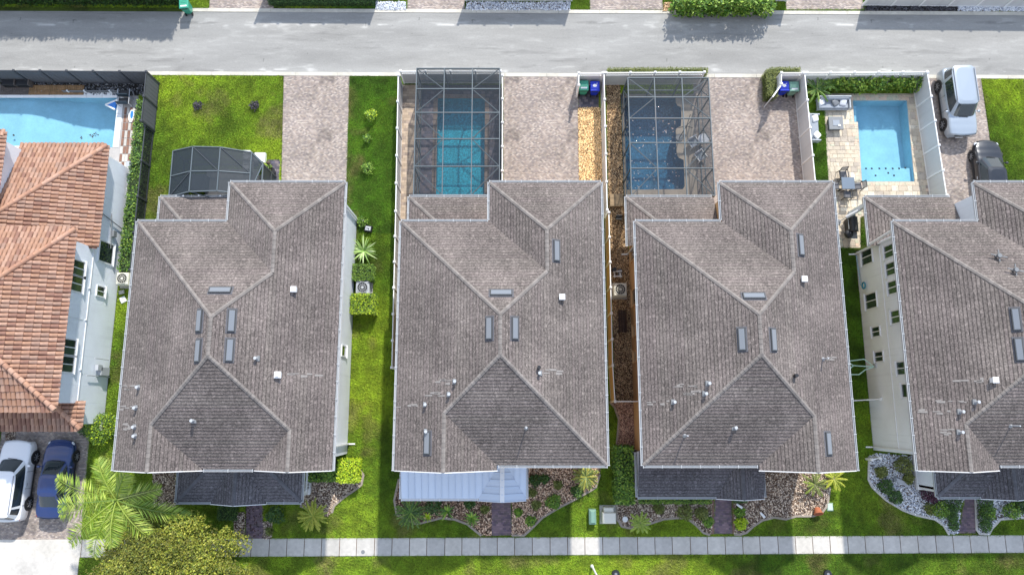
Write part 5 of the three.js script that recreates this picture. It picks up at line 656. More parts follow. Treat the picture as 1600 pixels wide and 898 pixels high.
  [x, z] = G(407, 248, .1); t = thing('white_box', [x, 0, z], 'white square cover beside the faceted patio cage corner', 'box'); new MB().slab(0, 0, .35, 0, .75, .75, .03).build('casing', M.whiteP, t, true); new MB().slab(0, .35, .38, 0, .6, .6, .02).build('lid', M.trim, t, true);
  for (const [px, py, a, l] of [[1155, 790, .6, 'white garden spotlight stake beside the third front walk'], [1191, 804, .9, 'pale garden spotlight at the wavy bed edge']]) { [x, z] = G(px, py, .2); t = thing('garden_light', [x, 0, z], l, 'garden light'); new MB().tube([0, 0, 0], [0, .25, 0], .03).build('stake', M.black, t, true); new MB().tube([-.2 * Math.cos(a), .28, -.2 * Math.sin(a)], [.2 * Math.cos(a), .32, .2 * Math.sin(a)], .07, .09, 12).build('lamp_head', M.whiteP, t, true); }
  const [sx, sz] = G(1412, 754, .15); t = thing('drain_spout', [sx, 0, sz], 'pale pipe extension lying among white stones by the porch wall', 'pipe'); new MB().beam([-.5, .12, -.22], [.45, .1, .2], .22, .16).build('pipe', M.lightGrey, t, true); new MB().beam([-.55, .12, -.3], [-.5, .12, -.1], .2, .2).build('elbow', M.grey, t, true);
}

// ---------- furniture ----------
function cushion(label, px, py, h, turn, mat, tilt = .35, s = .48) { const [x, z] = G(px, py, h), t = thing('cushion', [x, h - .1, z], label, 'cushion'); const g = new THREE.SphereGeometry(1, 18, 12), P = g.attributes.position; for (let i = 0; i < P.count; i++) { const a = P.getX(i), b = P.getY(i), c = P.getZ(i), f = q => Math.sign(q) * Math.pow(Math.abs(q), .45); P.setXYZ(i, f(a) * s / 2, b * .09, f(c) * s / 2); } g.computeVertexNormals(); new MB().geo(g, new THREE.Matrix4().makeRotationX(tilt)).build('cover', mat, t, true); t.rotation.y = turn; }
function sofa(px, py, turn, w, label) {
  const [x, z] = G(px, py, .6), t = thing('outdoor_sofa', [x, 0, z], label, 'sofa'), d = .86, f = M.frameGrey;
  new MB().slab(0, .2, .28, 0, w, d, .02).build('base', f, t, true); new MB().slab(0, .28, .44, .05, w - .2, d - .2, .05).build('seat_cushion', M.cushion, t, true); new MB().slab(0, .28, .78, -d / 2 + .05, w, .1, .02).build('back_frame', f, t, true); new MB().slab(0, .42, .74, -d / 2 + .18, w - .24, .15, .06).build('back_cushion', M.cushion, t, true);
  for (const s of [-1, 1]) { new MB().slab(s * (w / 2 - .05), .28, .62, 0, .09, d, .02).build('arm', f, t, true); for (const q of [-1, 1]) new MB().box(s * (w / 2 - .06), .1, q * (d / 2 - .06), .06, .2, .06).build('leg', f, t, true); }
  t.rotation.y = turn;
}
sofa(1305, 159.5, 0, 2.25, 'grey outdoor sofa along the shrubs above the right pool deck'); sofa(1273, 198, Math.PI / 2 - .02, 2.0, 'grey outdoor sofa against the vinyl fence on the turf strip');
cushion('white cushion at the left end of the sofa under the shrubs', 1285, 158, .62, .5, M.pillowWhite); cushion('pale grey cushion at the right end of the sofa under the shrubs', 1319, 159, .62, -.2, M.cushionLight); cushion('dark grey cushion on the sofa under the shrubs', 1307, 159, .62, .6, M.grey);
cushion('white cushion at the upper end of the sofa against the fence', 1275, 184, .62, .3, M.pillowWhite); cushion('tilted white cushion at the lower end of the sofa against the fence', 1278.5, 210, .62, .8, M.pillowWhite, .2);
{
  let [x, z] = G(1307, 192, .45), t = thing('fire_table', [x, 0, z], 'square grey fire table on pale stones between the two sofas', 'table'); new MB().slab(0, .36, .46, 0, 1.0, .95, .02).build('tabletop', M.grey, t, true); new MB().slab(0, .0, .36, 0, .82, .78, .02).build('base', std([.1, .105, .11]), t, true); new MB().slab(0, .46, .48, 0, .46, .42, .01).build('burner_lid', M.cushion, t, true); new MB().slab(.2, .46, .52, .2, .16, .16, .02).build('ornament', M.whiteP, t, true);
  [x, z] = G(1326, 286, .72); t = thing('dining_table', [x, 0, z], 'square slate grey patio table near the corner of the roof', 'table'); new MB().slab(0, .68, .73, 0, .88, .85, .02).build('tabletop', std([.16, .20, .25], { roughness: .3 }), t, true); for (const a of [-.36, .36]) for (const b of [-.34, .34]) new MB().box(a, .34, b, .05, .68, .05).build('leg', M.black, t, true);
  const ch = (cx, cz, turn, label) => { const c = thing('patio_chair', [cx, 0, cz], label, 'chair', 'chairs round the slate patio table'); new MB().slab(0, .4, .43, 0, .5, .5, .01).build('seat', std([.13, .13, .14], { roughness: .8 }), c, true); new MB().beam([-.23, .43, -.24], [-.23, .92, -.36], .035).beam([.23, .43, -.24], [.23, .92, -.36], .035).beam([-.25, .92, -.36], [.25, .92, -.36], .035).build('back_frame', M.black, c, true); new MB().quad([-.22, .5, -.26], [.22, .5, -.26], [.22, .9, -.355], [-.22, .9, -.355]).build('backrest', std([.3, .31, .32], { transparent: true, opacity: .8 }), c, true); for (const s of [-1, 1]) { new MB().beam([s * .27, .62, -.26], [s * .27, .62, .24], .045, .03).beam([s * .27, .62, .24], [s * .27, 0, .26], .035).beam([s * .27, .62, -.26], [s * .27, 0, -.3], .035).build('arm', M.black, c, true); } c.rotation.y = turn; };
  ch(x - .15, z - .72, 0.1, 'black patio chair above the slate table, nearest the pool'); ch(x + .8, z + .1, -1.5, 'black patio chair right of the slate table'); ch(x - .75, z + .1, 1.6, 'black patio chair left of the slate table'); ch(x + .02, z + .72, 3.1, 'black patio chair below the slate table');
  [x, z] = G(1335, 350, .9); t = thing('barbecue_grill', [x, 0, z], 'black barbecue grill with side shelf by the white wall corner', 'barbecue'); new MB().box(0, .4, 0, .5, .6, 1.0).build('cart', M.black, t, true); const l = new THREE.CylinderGeometry(.3, .3, 1.0, 18, 1, false, 0, Math.PI).rotateZ(Math.PI / 2).rotateY(Math.PI / 2); new MB().geo(l, frameAt(0, .78, 0)).build('lid', M.black, t, true); new MB().box(0, .76, .75, .45, .04, .45).box(0, .76, -.72, .45, .04, .4).build('side_shelf', M.grey, t, true); new MB().tube([-.34, .85, -.35], [-.34, .85, .35], .025).build('handle', M.metal, t, true);
  [x, z] = G(1326, 366, .6); t = thing('kettle_grill', [x, 0, z], 'round black kettle grill next to the larger barbecue', 'barbecue'); new MB().geo(new THREE.SphereGeometry(.3, 18, 12), frameAt(0, .68, 0, 0, 1, .75, 1)).build('bowl', M.black, t, true); for (const a of [0, 2.1, 4.2]) new MB().tube([Math.cos(a) * .15, .55, Math.sin(a) * .15], [Math.cos(a) * .32, 0, Math.sin(a) * .32], .02).build('leg', M.grey, t, true); new MB().tube([0, .88, 0], [0, .96, 0], .03).build('handle', M.metal, t, true);
  [x, z] = G(1338, 331, 1.2); t = thing('folded_parasol', [x, 0, z], 'pale grey folded parasol leaning beside the barbecue', 'parasol'); new MB().tube([-.55, 1.0, .3], [.6, 2.2, -.3], .12, .06, 10).build('canopy', M.cushionLight, t, true); new MB().tube([-.7, .0, .38], [.6, 2.24, -.32], .025).build('pole', M.lightGrey, t, true); new MB().tube([-.7, 0, .38], [-.7, .08, .38], .22, .2, 16).build('base', M.grey, t, true);
  // under the cages
  for (const [px, py, a, l] of [[1095, 243, .6, 'white framed chair under the right screen cage, lower one'], [1084, 222, .5, 'white framed chair under the right screen cage, upper one']]) { [x, z] = G(px, py, .45); t = thing('lounge_chair', [x, 0, z], l, 'chair'); new MB().slab(0, .38, .44, 0, .62, .6, .02).build('seat', M.cushion, t, true); new MB().slab(0, .4, .8, -.3, .62, .07, .02).build('backrest', M.cushionLight, t, true); for (const s of [-1, 1]) new MB().box(s * .32, .5, 0, .05, .06, .66).box(s * .32, .25, .3, .05, .5, .05).box(s * .32, .25, -.3, .05, .5, .05).build('arm', M.whiteP, t, true); t.rotation.y = a; }
  [x, z] = G(1068, 205, 1.2); t = thing('folded_parasol', [x, 0, z], 'black open parasol frame on the deck under the right screen cage', 'parasol'); new MB().tube([0, 0, 0], [0, 2.2, 0], .03).build('pole', M.black, t, true); const rb = new MB(); for (const [a, b] of [[-.5, .05], [.45, .05], [.6, -.75], [.05, .5], [.35, -.9]]) rb.tube([0, 2.1, 0], [a, 1.9, b], .025); rb.build('rib', M.black, t, true); new MB().tube([0, 0, 0], [0, .1, 0], .28, .25, 18).build('base', M.grey, t, true);
  [x, z] = G(1100, 216, .7); t = thing('side_table', [x, 0, z], 'round pale table under the right screen cage', 'table'); new MB().tube([0, .62, 0], [0, .66, 0], .38, .38, 24).build('tabletop', M.cushionLight, t, true); new MB().tube([0, 0, 0], [0, .62, 0], .04).tube([0, 0, 0], [0, .04, 0], .25, .2, 16).build('base', M.grey, t, true);
  [x, z] = G(309, 284, .7); t = thing('hot_tub', [x, 0, z], 'dark covered spa box inside the small faceted patio cage', 'spa'); new MB().slab(0, 0, .62, 0, .95, 1.05, .04).build('shell', std([.06, .07, .08]), t, true); new MB().slab(0, .62, .7, 0, 1.0, 1.1, .05).build('cover', std([.07, .085, .10]), t, true);
  [x, z] = G(386, 250, .7); t = thing('plastic_shelf', [x, 0, z], 'white slatted shelf inside the small faceted patio cage', 'shelf'); for (let i = 0; i < 4; i++) new MB().box(0, .9, -.5 + i * .36, .34, .04, .26).build('shelf_board', M.whiteP, t, true); for (const s of [-1, 1]) new MB().box(s * .2, .45, 0, .04, .9, 1.3).build('side_panel', M.whiteP, t, true);
  // left pool yard
  { const dk = structG('timber_deck'); const r = rngOf(8); for (let i = 0; i < 46; i++) { const px = 0 + i * 2.85; const [a, b] = G(px, 140, .12); new MB().slab(a, -.02, .12 + r() * .008, b, .118, .72, .01).build('plank', px < 45 ? M.woodGreyAndShaded : r() < .5 ? M.wood : withMap([.48, .31, .17], TX.wood), dk); } }  // leftmost planks are greyer: shade painted into the wood colour
  for (const [px, py, l] of [[12, 128.5, 'black planter box at the left end of the charcoal fence'], [34, 128.5, 'black planter box second along the charcoal fence']]) { [x, z] = G(px, py, .5); t = thing('planter_box', [x, 0, z], l, 'planter'); new MB().slab(0, 0, .55, 0, .85, .42, .02).build('box', M.black, t, true); new MB().box(.46, .3, 0, .06, .6, .46).build('end_post', M.woodGreyAndShaded, t, true); }
  for (const [px, py, l] of [[193, 145, 'black folding chair at the corner of the left pool, upper one'], [192, 157, 'black folding chair at the corner of the left pool, lower one']]) { [x, z] = G(px, py, .5); t = thing('deck_chair', [x, 0, z], l, 'chair'); new MB().slab(0, .4, .46, 0, .78, .42, .02).build('seat', M.black, t, true); new MB().slab(0, .44, .85, .22, .8, .05, .01).build('backrest', std([.03, .05, .07]), t, true); for (const s of [-1, 1]) { new MB().box(s * .42, .55, 0, .04, .06, .55).box(s * .42, .28, .24, .04, .56, .04).box(s * .42, .28, -.24, .04, .56, .04).build('arm', M.lightGrey, t, true); } }
  [x, z] = G(175, 163, 0); t = thing('pool_float', [x, -.05, z], 'blue triangular float with white rim at the corner of the left pool', 'pool float'); const P3 = [[.3, -.3], [-.45, .05], [.25, .42]]; new MB().prism(P3, 0, .12).build('body', M.turq, t, true); new MB().tube([P3[0][0], .1, P3[0][1]], [P3[1][0], .1, P3[1][1]], .07).tube([P3[1][0], .1, P3[1][1]], [P3[2][0], .1, P3[2][1]], .07).build('rim', M.whiteP, t, true);
  [x, z] = G(204, 181, .1); t = thing('skim_board', [x, .04, z], 'small blue and white board lying on the worn poolside tiles', 'board'); const bg = new THREE.CylinderGeometry(.5, .5, .05, 20); new MB().geo(bg, frameAt(0, .03, 0, 0, .38, 1, .95)).build('board', M.whiteP, t, true); new MB().geo(bg, frameAt(.04, .06, -.1, 0, .2, .4, .6)).build('deck_pad', M.turq, t, true);
  { const w = structG('poolside_tiles'); const r = rngOf(14); for (let j = 0; j < 9; j++) for (let i = 0; i < 5; i++) { const a = -27.4 + i * .2, b = -20.9 + j * .58; if (b > -16.2) continue; const v = r(); new MB().slab(a, 0, .035 + r() * .01, b, .17, .54, .012).build('tile', v < .45 ? M.tileRed : v < .75 ? M.concrete3 : M.tileBrown, w); } new MB().beam([-26.42, .05, -21.4], [-26.42, .05, -16.3], .1, .12).build('edge_board', M.trim, w); }
  t = thing('pipe_rail', [-29.9, 0, -22.3], 'thin dark rail with white caps above the left pool coping', 'rail'); new MB().tube([-2.0, .3, 0], [2.0, .3, 0], .03).tube([-2, .12, 0], [2, .12, 0], .03).build('rail', M.grey, t, true); for (const a of [-1.6, -.4, 1.4]) new MB().box(a, .2, 0, .09, .36, .09).build('cap', M.trim, t, true);
}

// ---------- plants ----------
const TONES = {
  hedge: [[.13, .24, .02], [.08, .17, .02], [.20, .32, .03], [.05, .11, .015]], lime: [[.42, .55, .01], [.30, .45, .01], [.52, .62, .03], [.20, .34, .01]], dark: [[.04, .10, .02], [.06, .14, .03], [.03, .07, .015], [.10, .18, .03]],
  mid: [[.10, .22, .02], [.17, .30, .03], [.06, .14, .02], [.26, .38, .05]], tree: [[.30, .34, .03], [.22, .27, .025], [.42, .43, .06], [.13, .18, .02], [.36, .35, .04]], palm: [[.32, .42, .05], [.22, .33, .03], [.42, .50, .10], [.15, .25, .03]], olive: [[.16, .19, .04], [.11, .14, .03], [.22, .24, .06]],
};
// one small folded leaf
function leafAt(m, c, d, L, w, col) { // d: unit direction of the leaf
  let s = V(d.z, 0, -d.x); if (s.lengthSq() < .01) s.set(1, 0, 0); s.normalize().multiplyScalar(w / 2); const u = .12 * w;
  const a = [c[0], c[1], c[2]], t = [c[0] + d.x * L, c[1] + d.y * L, c[2] + d.z * L], k = [c[0] + d.x * L * .45, c[1] + d.y * L * .45 + u, c[2] + d.z * L * .45];
  m.tri(a, [k[0] + s.x, k[1], k[2] + s.z], t, col).tri(a, t, [k[0] - s.x, k[1], k[2] - s.z], col);
}
function leafCloud(m, n, posFn, size, tones, r, up = .5) { for (let i = 0; i < n; i++) { const p = posFn(r); if (!p) continue; const a = r() * 6.283, e = (r() - .3) * 1.2 + up * .6, d = V(Math.cos(a) * Math.cos(e), Math.sin(e), Math.sin(a) * Math.cos(e)), t = tones[Math.floor(r() * tones.length)], v = .7 + r() * .6, L = size * (.6 + r() * .8); leafAt(m, p, d, L, L * .55, [t[0] * v, t[1] * v, t[2] * v]); } }
const ell = (c, rx, ry, rz, lo = .55) => r => { const a = r() * 6.283, b = Math.acos(1 - r() * 1.55), k = lo + (1 - lo) * Math.sqrt(r()), w = 1 + .12 * Math.sin(a * 3 + rx * 9); return [c[0] + Math.sin(b) * Math.cos(a) * rx * k * w, c[1] + Math.cos(b) * ry * k, c[2] + Math.sin(b) * Math.sin(a) * rz * k * w]; };
function bush(px, py, rad, h, tones, label, o = {}) {
  const [x, z] = G(px, py, h * .5), r = rngOf(Math.round(px * 31 + py * 7)), t = thing(o.name || 'shrub', [x, 0, z], label, o.cat || 'shrub', o.group);
  const m = new MB(); for (let i = 0; i < 5; i++) { const a = i * 1.257 + r(); m.tube([x, 0, z], [x + Math.cos(a) * rad * .5, h * .55, z + Math.sin(a) * rad * .5], .018, .01, 5); } m.build('stem', M.bark, t);
  const f = new MB(), N = o.n || Math.round(900 * rad * rad + 140); leafCloud(f, N, ell([x, h * .42, z], rad, h * .6, rad * (o.zr || 1), .35), o.leaf || .13, tones, r, .6); f.build('foliage', M.leaf, t); return t;
}
function hedge(label, pts, h, tones, o = {}) { // clipped: leaves over the top and the sides of an outline
  const r = rngOf(Math.round(pts[0][0] * 100) + 7), t = thing('hedge', [pts[0][0], 0, pts[0][1]], label, 'hedge'); keepOff(pts); const xs = pts.map(p => p[0]), zs = pts.map(p => p[1]), x0 = Math.min(...xs), x1 = Math.max(...xs), z0 = Math.min(...zs), z1 = Math.max(...zs);
  const cx = (x0 + x1) / 2, cz = (z0 + z1) / 2, ins = pts.map(([x, z]) => { const dx = x - cx, dz = z - cz; return [cx + dx - Math.sign(dx) * .07, cz + dz - Math.sign(dz) * .07]; });
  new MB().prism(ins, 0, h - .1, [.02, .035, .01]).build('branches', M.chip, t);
  const f = new MB(), A = (x1 - x0) * (z1 - z0); leafCloud(f, Math.round((o.density || 520) * A * 1.0), r2 => { const x = x0 + r2() * (x1 - x0), z = z0 + r2() * (z1 - z0); return inPoly(x, z, pts) ? [x, h - .12 + r2() * .14 + (o.rough || 0) * (vn(x * 1.3 + 50, z * 1.3 + 50, 999, 4) - .5), z] : null; }, o.leaf || .09, tones, r, .3);
  for (let i = 0; i < pts.length; i++) { const a = pts[i], b = pts[(i + 1) % pts.length], L = Math.hypot(b[0] - a[0], b[1] - a[1]); leafCloud(f, Math.round((o.density || 520) * L * h * .6), r2 => { const s = r2(); return [a[0] + (b[0] - a[0]) * s + (r2() - .5) * .1, r2() * h, a[1] + (b[1] - a[1]) * s + (r2() - .5) * .1]; }, o.leaf || .09, tones, r, .3); }
  f.build('foliage', M.leaf, t); return t;
}
// pinnate frond: arching rib with many narrow leaflets
function frond(t, c, az, L, rise, droop, n, lw, ll, tones, r, name = 'frond') {
  const m = new MB(), P = s => { const d = L * s; return [c[0] + Math.cos(az) * d * (1 - .12 * s * s), c[1] + rise * d - droop * d * d, c[2] + Math.sin(az) * d * (1 - .12 * s * s)]; }, side = [-Math.sin(az), 0, Math.cos(az)], base = tones[Math.floor(r() * tones.length)];
  for (let i = 0; i < 8; i++) m.beam(P(i / 8), P((i + 1) / 8), .05 * (1 - i / 9) + .01, .03, [base[0] * .8, base[1] * .8, base[2]]);
  for (let i = 0; i < n; i++) for (const k of [-1, 1]) { const s = .12 + .88 * (i + r() * .6) / n, p = P(s), q = P(Math.min(1, s + .02)), fw = [(q[0] - p[0]), (q[1] - p[1]), (q[2] - p[2])], fl = Math.hypot(...fw) || 1, l = ll * Math.sin(Math.PI * (.12 + .80 * s)) * (.85 + r() * .3), sw = .45 + .6 * s + (r() - .5) * .3, d = V(side[0] * k + fw[0] / fl * sw, -.15 - r() * .9, side[2] * k + fw[2] / fl * sw).normalize(), tn = tones[Math.floor(r() * tones.length)], v = .75 + r() * .5; leafAt(m, p, d, l, lw, [tn[0] * v, tn[1] * v, tn[2] * v]); }
  return m.build(name, M.leaf, t);
}
function cycad(px, py, rad, n, tones, label, o = {}) { n = Math.round(n * 1.0);
  const h = o.h || .55, [x, z] = G(px, py, h), r = rngOf(Math.round(px * 13 + py)), t = thing(o.name || 'sago_palm', [x, 0, z], label, o.cat || 'palm'); new MB().tube([x, 0, z], [x, h * .9, z], .17, .13, 10).build('trunk', M.palmTrunk, t);
  for (let i = 0; i < n; i++) { const az = i / n * 6.283 + (r() - .5) * .2, layer = i % 3; frond(t, [x, h * .85, z], az, rad * (.75 + .12 * layer + r() * .12), .75 - .22 * layer, .42 / rad, 26, .028, .15, tones, r); } return t;
}
function spiky(px, py, rad, n, tones, label, o = {}) { // strap leaved clump, each leaf a part
  const [x, z] = G(px, py, .4), r = rngOf(Math.round(px * 17 + py)), t = thing(o.name || 'strap_leaf_plant', [x, 0, z], label, 'plant');
  for (let i = 0; i < n; i++) { const az = i / n * 6.283 * 3.3 + r(), L = rad * (.6 + r() * .5), m = new MB(), w = (o.w || .1) * (.8 + r() * .4), tn = tones[Math.floor(r() * tones.length)], v = .8 + r() * .5, col = [tn[0] * v, tn[1] * v, tn[2] * v], rise = .5 + r() * .9; let pv0 = null; for (let s = 0; s <= 5; s++) { const k = s / 5, d = L * k, c = [x + Math.cos(az) * d, .1 + rise * d - rise * .62 * d * d / L, z + Math.sin(az) * d], hw = w * (1 - k * k * .95) / 2, a = [c[0] - Math.sin(az) * hw, c[1], c[2] + Math.cos(az) * hw], b = [c[0] + Math.sin(az) * hw, c[1], c[2] - Math.cos(az) * hw]; if (pv0) m.quad(pv0[0], pv0[1], b, a, col); pv0 = [a, b]; } m.build('leaf', M.leaf, t); } return t;
}
// the big feathery palm
{
  const ch = 4.3, [x, z] = G(181, 781, ch), r = rngOf(404), t = thing('palm_tree', [x, 0, z], 'large feathery palm with yellow green fronds beside the blue car', 'palm tree'), m = new MB();
  for (let i = 0; i < 12; i++) m.tube([x, i / 12 * (ch - .3), z], [x, (i + 1) / 12 * (ch - .3), z], .2 - i * .006, .185 - i * .006, 12); m.build('trunk', M.palmTrunk, t);
  new MB().tube([x, ch - .5, z], [x, ch + .35, z], .14, .05, 10, [.2, .3, .05]).build('crown_shaft', M.leaf, t);
  for (const [ex, ey, rise, dr] of [[84, 747, .35, .1], [166, 717, .5, .13], [258, 762, .4, .11], [293, 806, .35, .1], [243, 842, .4, .12], [150, 868, .45, .13], [103, 852, .35, .12], [92, 803, .3, .1], [215, 738, .75, .14], [118, 782, .8, .15], [195, 846, .75, .15]]) { const [gx, gz2] = G(ex, ey, 3.7), az = Math.atan2(gz2 - z, gx - x), L = Math.hypot(gx - x, gz2 - z) * 1.16; frond(t, [x, ch, z], az, L, rise, dr * 1.1, 52, .05, .88, TONES.palm, r); }
}
// the rounded tree at the bottom left
{
  const [x, z] = G(260, 909, 3.4), r = rngOf(515), t = thing('tree', [x, 0, z], 'round broad tree with small yellow green leaves by the pavement', 'tree'), m = new MB(), f = new MB();
  m.tube([x, 0, z], [x, 1.6, z], .22, .16, 12); const cl = [];
  for (let i = 0; i < 120; i++) { const a = i * 2.399, q = Math.sqrt((i + .5) / 120), R = q * 4.05 * (1 + .14 * Math.sin(a * 3.1)), y = 2.2 + 2.7 * Math.sqrt(Math.max(0, 1 - q * q)) + (r() - .5) * .8; cl.push([x + Math.cos(a) * R, y, z + Math.sin(a) * R * .82]); if (i % 6 === 0) m.tube([x, 1.5, z], [x + Math.cos(a) * R * .7, y - .4, z + Math.sin(a) * R * .6], .08, .02, 6); }
  m.build('trunk', M.bark, t);
  for (const c of cl) { const k = .38 + r() * .6, tn = TONES.tree.map(q => q.map(v => v * k)); leafCloud(f, 520, ell(c, .66 + r() * .35, .5, .66 + r() * .35, .2),   .125, tn, r, .4); for (let s = 0; s < 3; s++) { const a = r() * 6.283; leafCloud(f, 26, q => { const u = q() * .7; return [c[0] + Math.cos(a) * u * 1.2, c[1] + .3 + u * .7, c[2] + Math.sin(a) * u * 1.2]; }, .13, tn, r, .8); } }
  f.build('crown', M.leaf, t);
}
const R2 = (px0, py0, px1, py1, h) => { const a = G(px0, py0, h), b = G(px1, py1, h); return rect(a[0], a[1], b[0], b[1]); };
hedge('square clipped hedge block below the grey air conditioner by the white wall', R2(548.5, 459, 584, 489, 1.15), 1.15, TONES.lime.concat(TONES.hedge), { density: 620 });
hedge('square clipped hedge block above the grey air conditioner by the white wall', R2(551.5, 413, 581, 437, .9), .9, TONES.hedge, { density: 620 });
hedge('tall clipped glossy hedge beside the tan house front porch', R2(963, 700, 989.5, 786, 1.5), 1.5, TONES.hedge.concat(TONES.mid), { leaf: .16, density: 330, rough: .12 });
hedge('low clipped dark hedge along the alley fence of the right screen cage', R2(950, 105.5, 1106.5, 114, 1.0), 1.0, TONES.olive, { density: 700, leaf: .07 });
hedge('low hedge arm along the alley behind the bins with an open gate', R2(1204, 105, 1251.5, 113.5, 1.1), 1.1, TONES.olive, { density: 700, leaf: .07 });
hedge('short clipped hedge arm beside the open gate leaf', R2(1198.5, 108, 1216, 148, 1.1), 1.1, TONES.olive, { density: 700, leaf: .07 });
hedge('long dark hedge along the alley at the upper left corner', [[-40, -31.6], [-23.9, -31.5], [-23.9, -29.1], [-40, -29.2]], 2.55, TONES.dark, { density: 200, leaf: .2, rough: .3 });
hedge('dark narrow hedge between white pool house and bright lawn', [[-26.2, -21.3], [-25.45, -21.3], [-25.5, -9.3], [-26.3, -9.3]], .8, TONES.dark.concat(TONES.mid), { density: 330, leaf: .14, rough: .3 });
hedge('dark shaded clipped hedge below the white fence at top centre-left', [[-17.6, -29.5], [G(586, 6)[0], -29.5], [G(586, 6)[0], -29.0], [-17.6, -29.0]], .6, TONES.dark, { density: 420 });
hedge('low green hedge strip at the foot of the dark porch roof', R2(1000, 776, 1112, 786, .5), .5, TONES.mid, { density: 500 });
hedge('small dark hedge piece right of the third front walk under the porch', R2(1148, 776, 1167, 785, .5), .5, TONES.dark, { density: 500 });
hedge('leafy green hedge under the eave beside the bright lime shrub', R2(479, 733, 528, 751, .8), .8, TONES.mid, { density: 380, leaf: .13, rough: .2 });
hedge('bright lime green shrub block at the corner of the leftmost grey-roofed house', R2(529, 719, 557, 753, 1.1), 1.1, TONES.lime, { density: 420, leaf: .13, rough: .2 });
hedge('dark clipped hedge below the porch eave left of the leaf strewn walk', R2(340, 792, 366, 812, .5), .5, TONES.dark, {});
for (let i = 0; i < 9; i++) bush(1062 + i * 16.6, 9 - (i % 2) * 1.5, .6 + (i % 3) * .07, 1.9, TONES.mid, ['first', 'second', 'third', 'fourth', 'fifth', 'sixth', 'seventh', 'eighth', 'last'][i] + ' leafy shrub from the left in the alley hedge row at top', { leaf: .24, n: 420 });
for (let i = 0; i < 9; i++) bush(1310 + i * 15.4, 131 - (i % 2) * 2, .48 + (i % 3) * .07, 1.25, TONES.mid.concat([[.3, .42, .05]]), ['first', 'second', 'third', 'fourth', 'fifth', 'sixth', 'seventh', 'eighth', 'last'][i] + ' glossy shrub from the left in the row behind the open pool', { leaf: .22, n: 300 });
cycad(1278, 138, 1.25, 16, TONES.mid, 'feathery palm like plant in the corner above the two sofas', { h: .9, name: 'small_palm' }); cycad(1299, 127, .9, 14, TONES.mid, 'second smaller palm like plant right of the corner one above the sofas', { h: .9, name: 'small_palm' });
bush(155, 668, 1.05, 1.3, TONES.hedge.concat(TONES.lime.slice(0, 1)), 'rounded bright shrub below the white wall near the parked blue car', { n: 2600, leaf: .11 }); bush(134, 668, .55, .8, TONES.dark, 'small dark shrub left of the rounded bright shrub', {});
cycad(488, 806, 1.15, 26, [[.5, .5, .06], [.38, .44, .04], [.28, .36, .03]], 'yellow green sago palm at the edge of the shaded front lawn'); cycad(641, 801, 1.2, 30, TONES.dark.concat(TONES.mid), 'dark green sago palm left below the blue metal porch roof'); cycad(916, 745, 1.0, 24, [[.2, .27, .06], [.14, .2, .04], [.45, .42, .05]], 'sago palm with yellowing fronds under the right eave corner of the middle house'); cycad(1001, 817, .85, 13, [[.36, .46, .06], [.25, .36, .04]], 'young bright palm at the wavy bed edge beside the white cap', { h: .8 }); cycad(1305, 748, 1.0, 11, [[.5, .52, .05], [.36, .42, .04]], 'sunlit yellowish small palm at the right corner of the tan house', { h: .9 }); cycad(1275, 757, .95, 13, TONES.olive.concat(TONES.palm.slice(0, 1)), 'shaded small palm left of the sunlit yellowish palm', { h: .8 });
spiky(567, 391, 1.05, 46, [[.3, .44, .12], [.2, .34, .08], [.42, .52, .25]], 'large spiky strap leaved plant beside the white wall above the hedge'); spiky(698, 800, .62, 30, TONES.mid, 'leafy strap plant in the middle of the left wood chip bed'); spiky(737, 810, .55, 28, TONES.mid, 'grassy clump by the left wood chip bed edge'); spiky(667, 808, .4, 18, TONES.lime.slice(0, 2), 'small yellow striped clump beside the dark sago palm', { w: .06 });
bush(677, 790, .55, .6, TONES.dark, 'dark low shrub right of the dark sago palm under the porch roof');
bush(566, 346, .35, .5, TONES.mid, 'small round bush by the downpipe of the white wall'); bush(579, 179, .4, .75, TONES.lime.concat(TONES.mid), 'yellow green young shrub alone in the lawn, upper one'); bush(574, 216, .28, .4, TONES.mid, 'small green shrub alone in the lawn, middle one'); bush(574, 263, .42, .6, TONES.mid, 'dark green young shrub alone in the lawn, lower one');
bush(308, 165, .33, .35, [[.05, .045, .06], [.09, .07, .1], [.03, .03, .035]], 'dark purple plant in the back lawn, left of the pair', { n: 160 }); bush(397, 165, .33, .35, [[.05, .045, .06], [.09, .07, .1], [.03, .03, .035]], 'dark purple plant in the back lawn, right of the pair', { n: 160 });
bush(414, 265, .45, 1.0, TONES.mid.concat(TONES.lime), 'leafy potted looking bush at the corner of the small patio cage', { leaf: .18 });
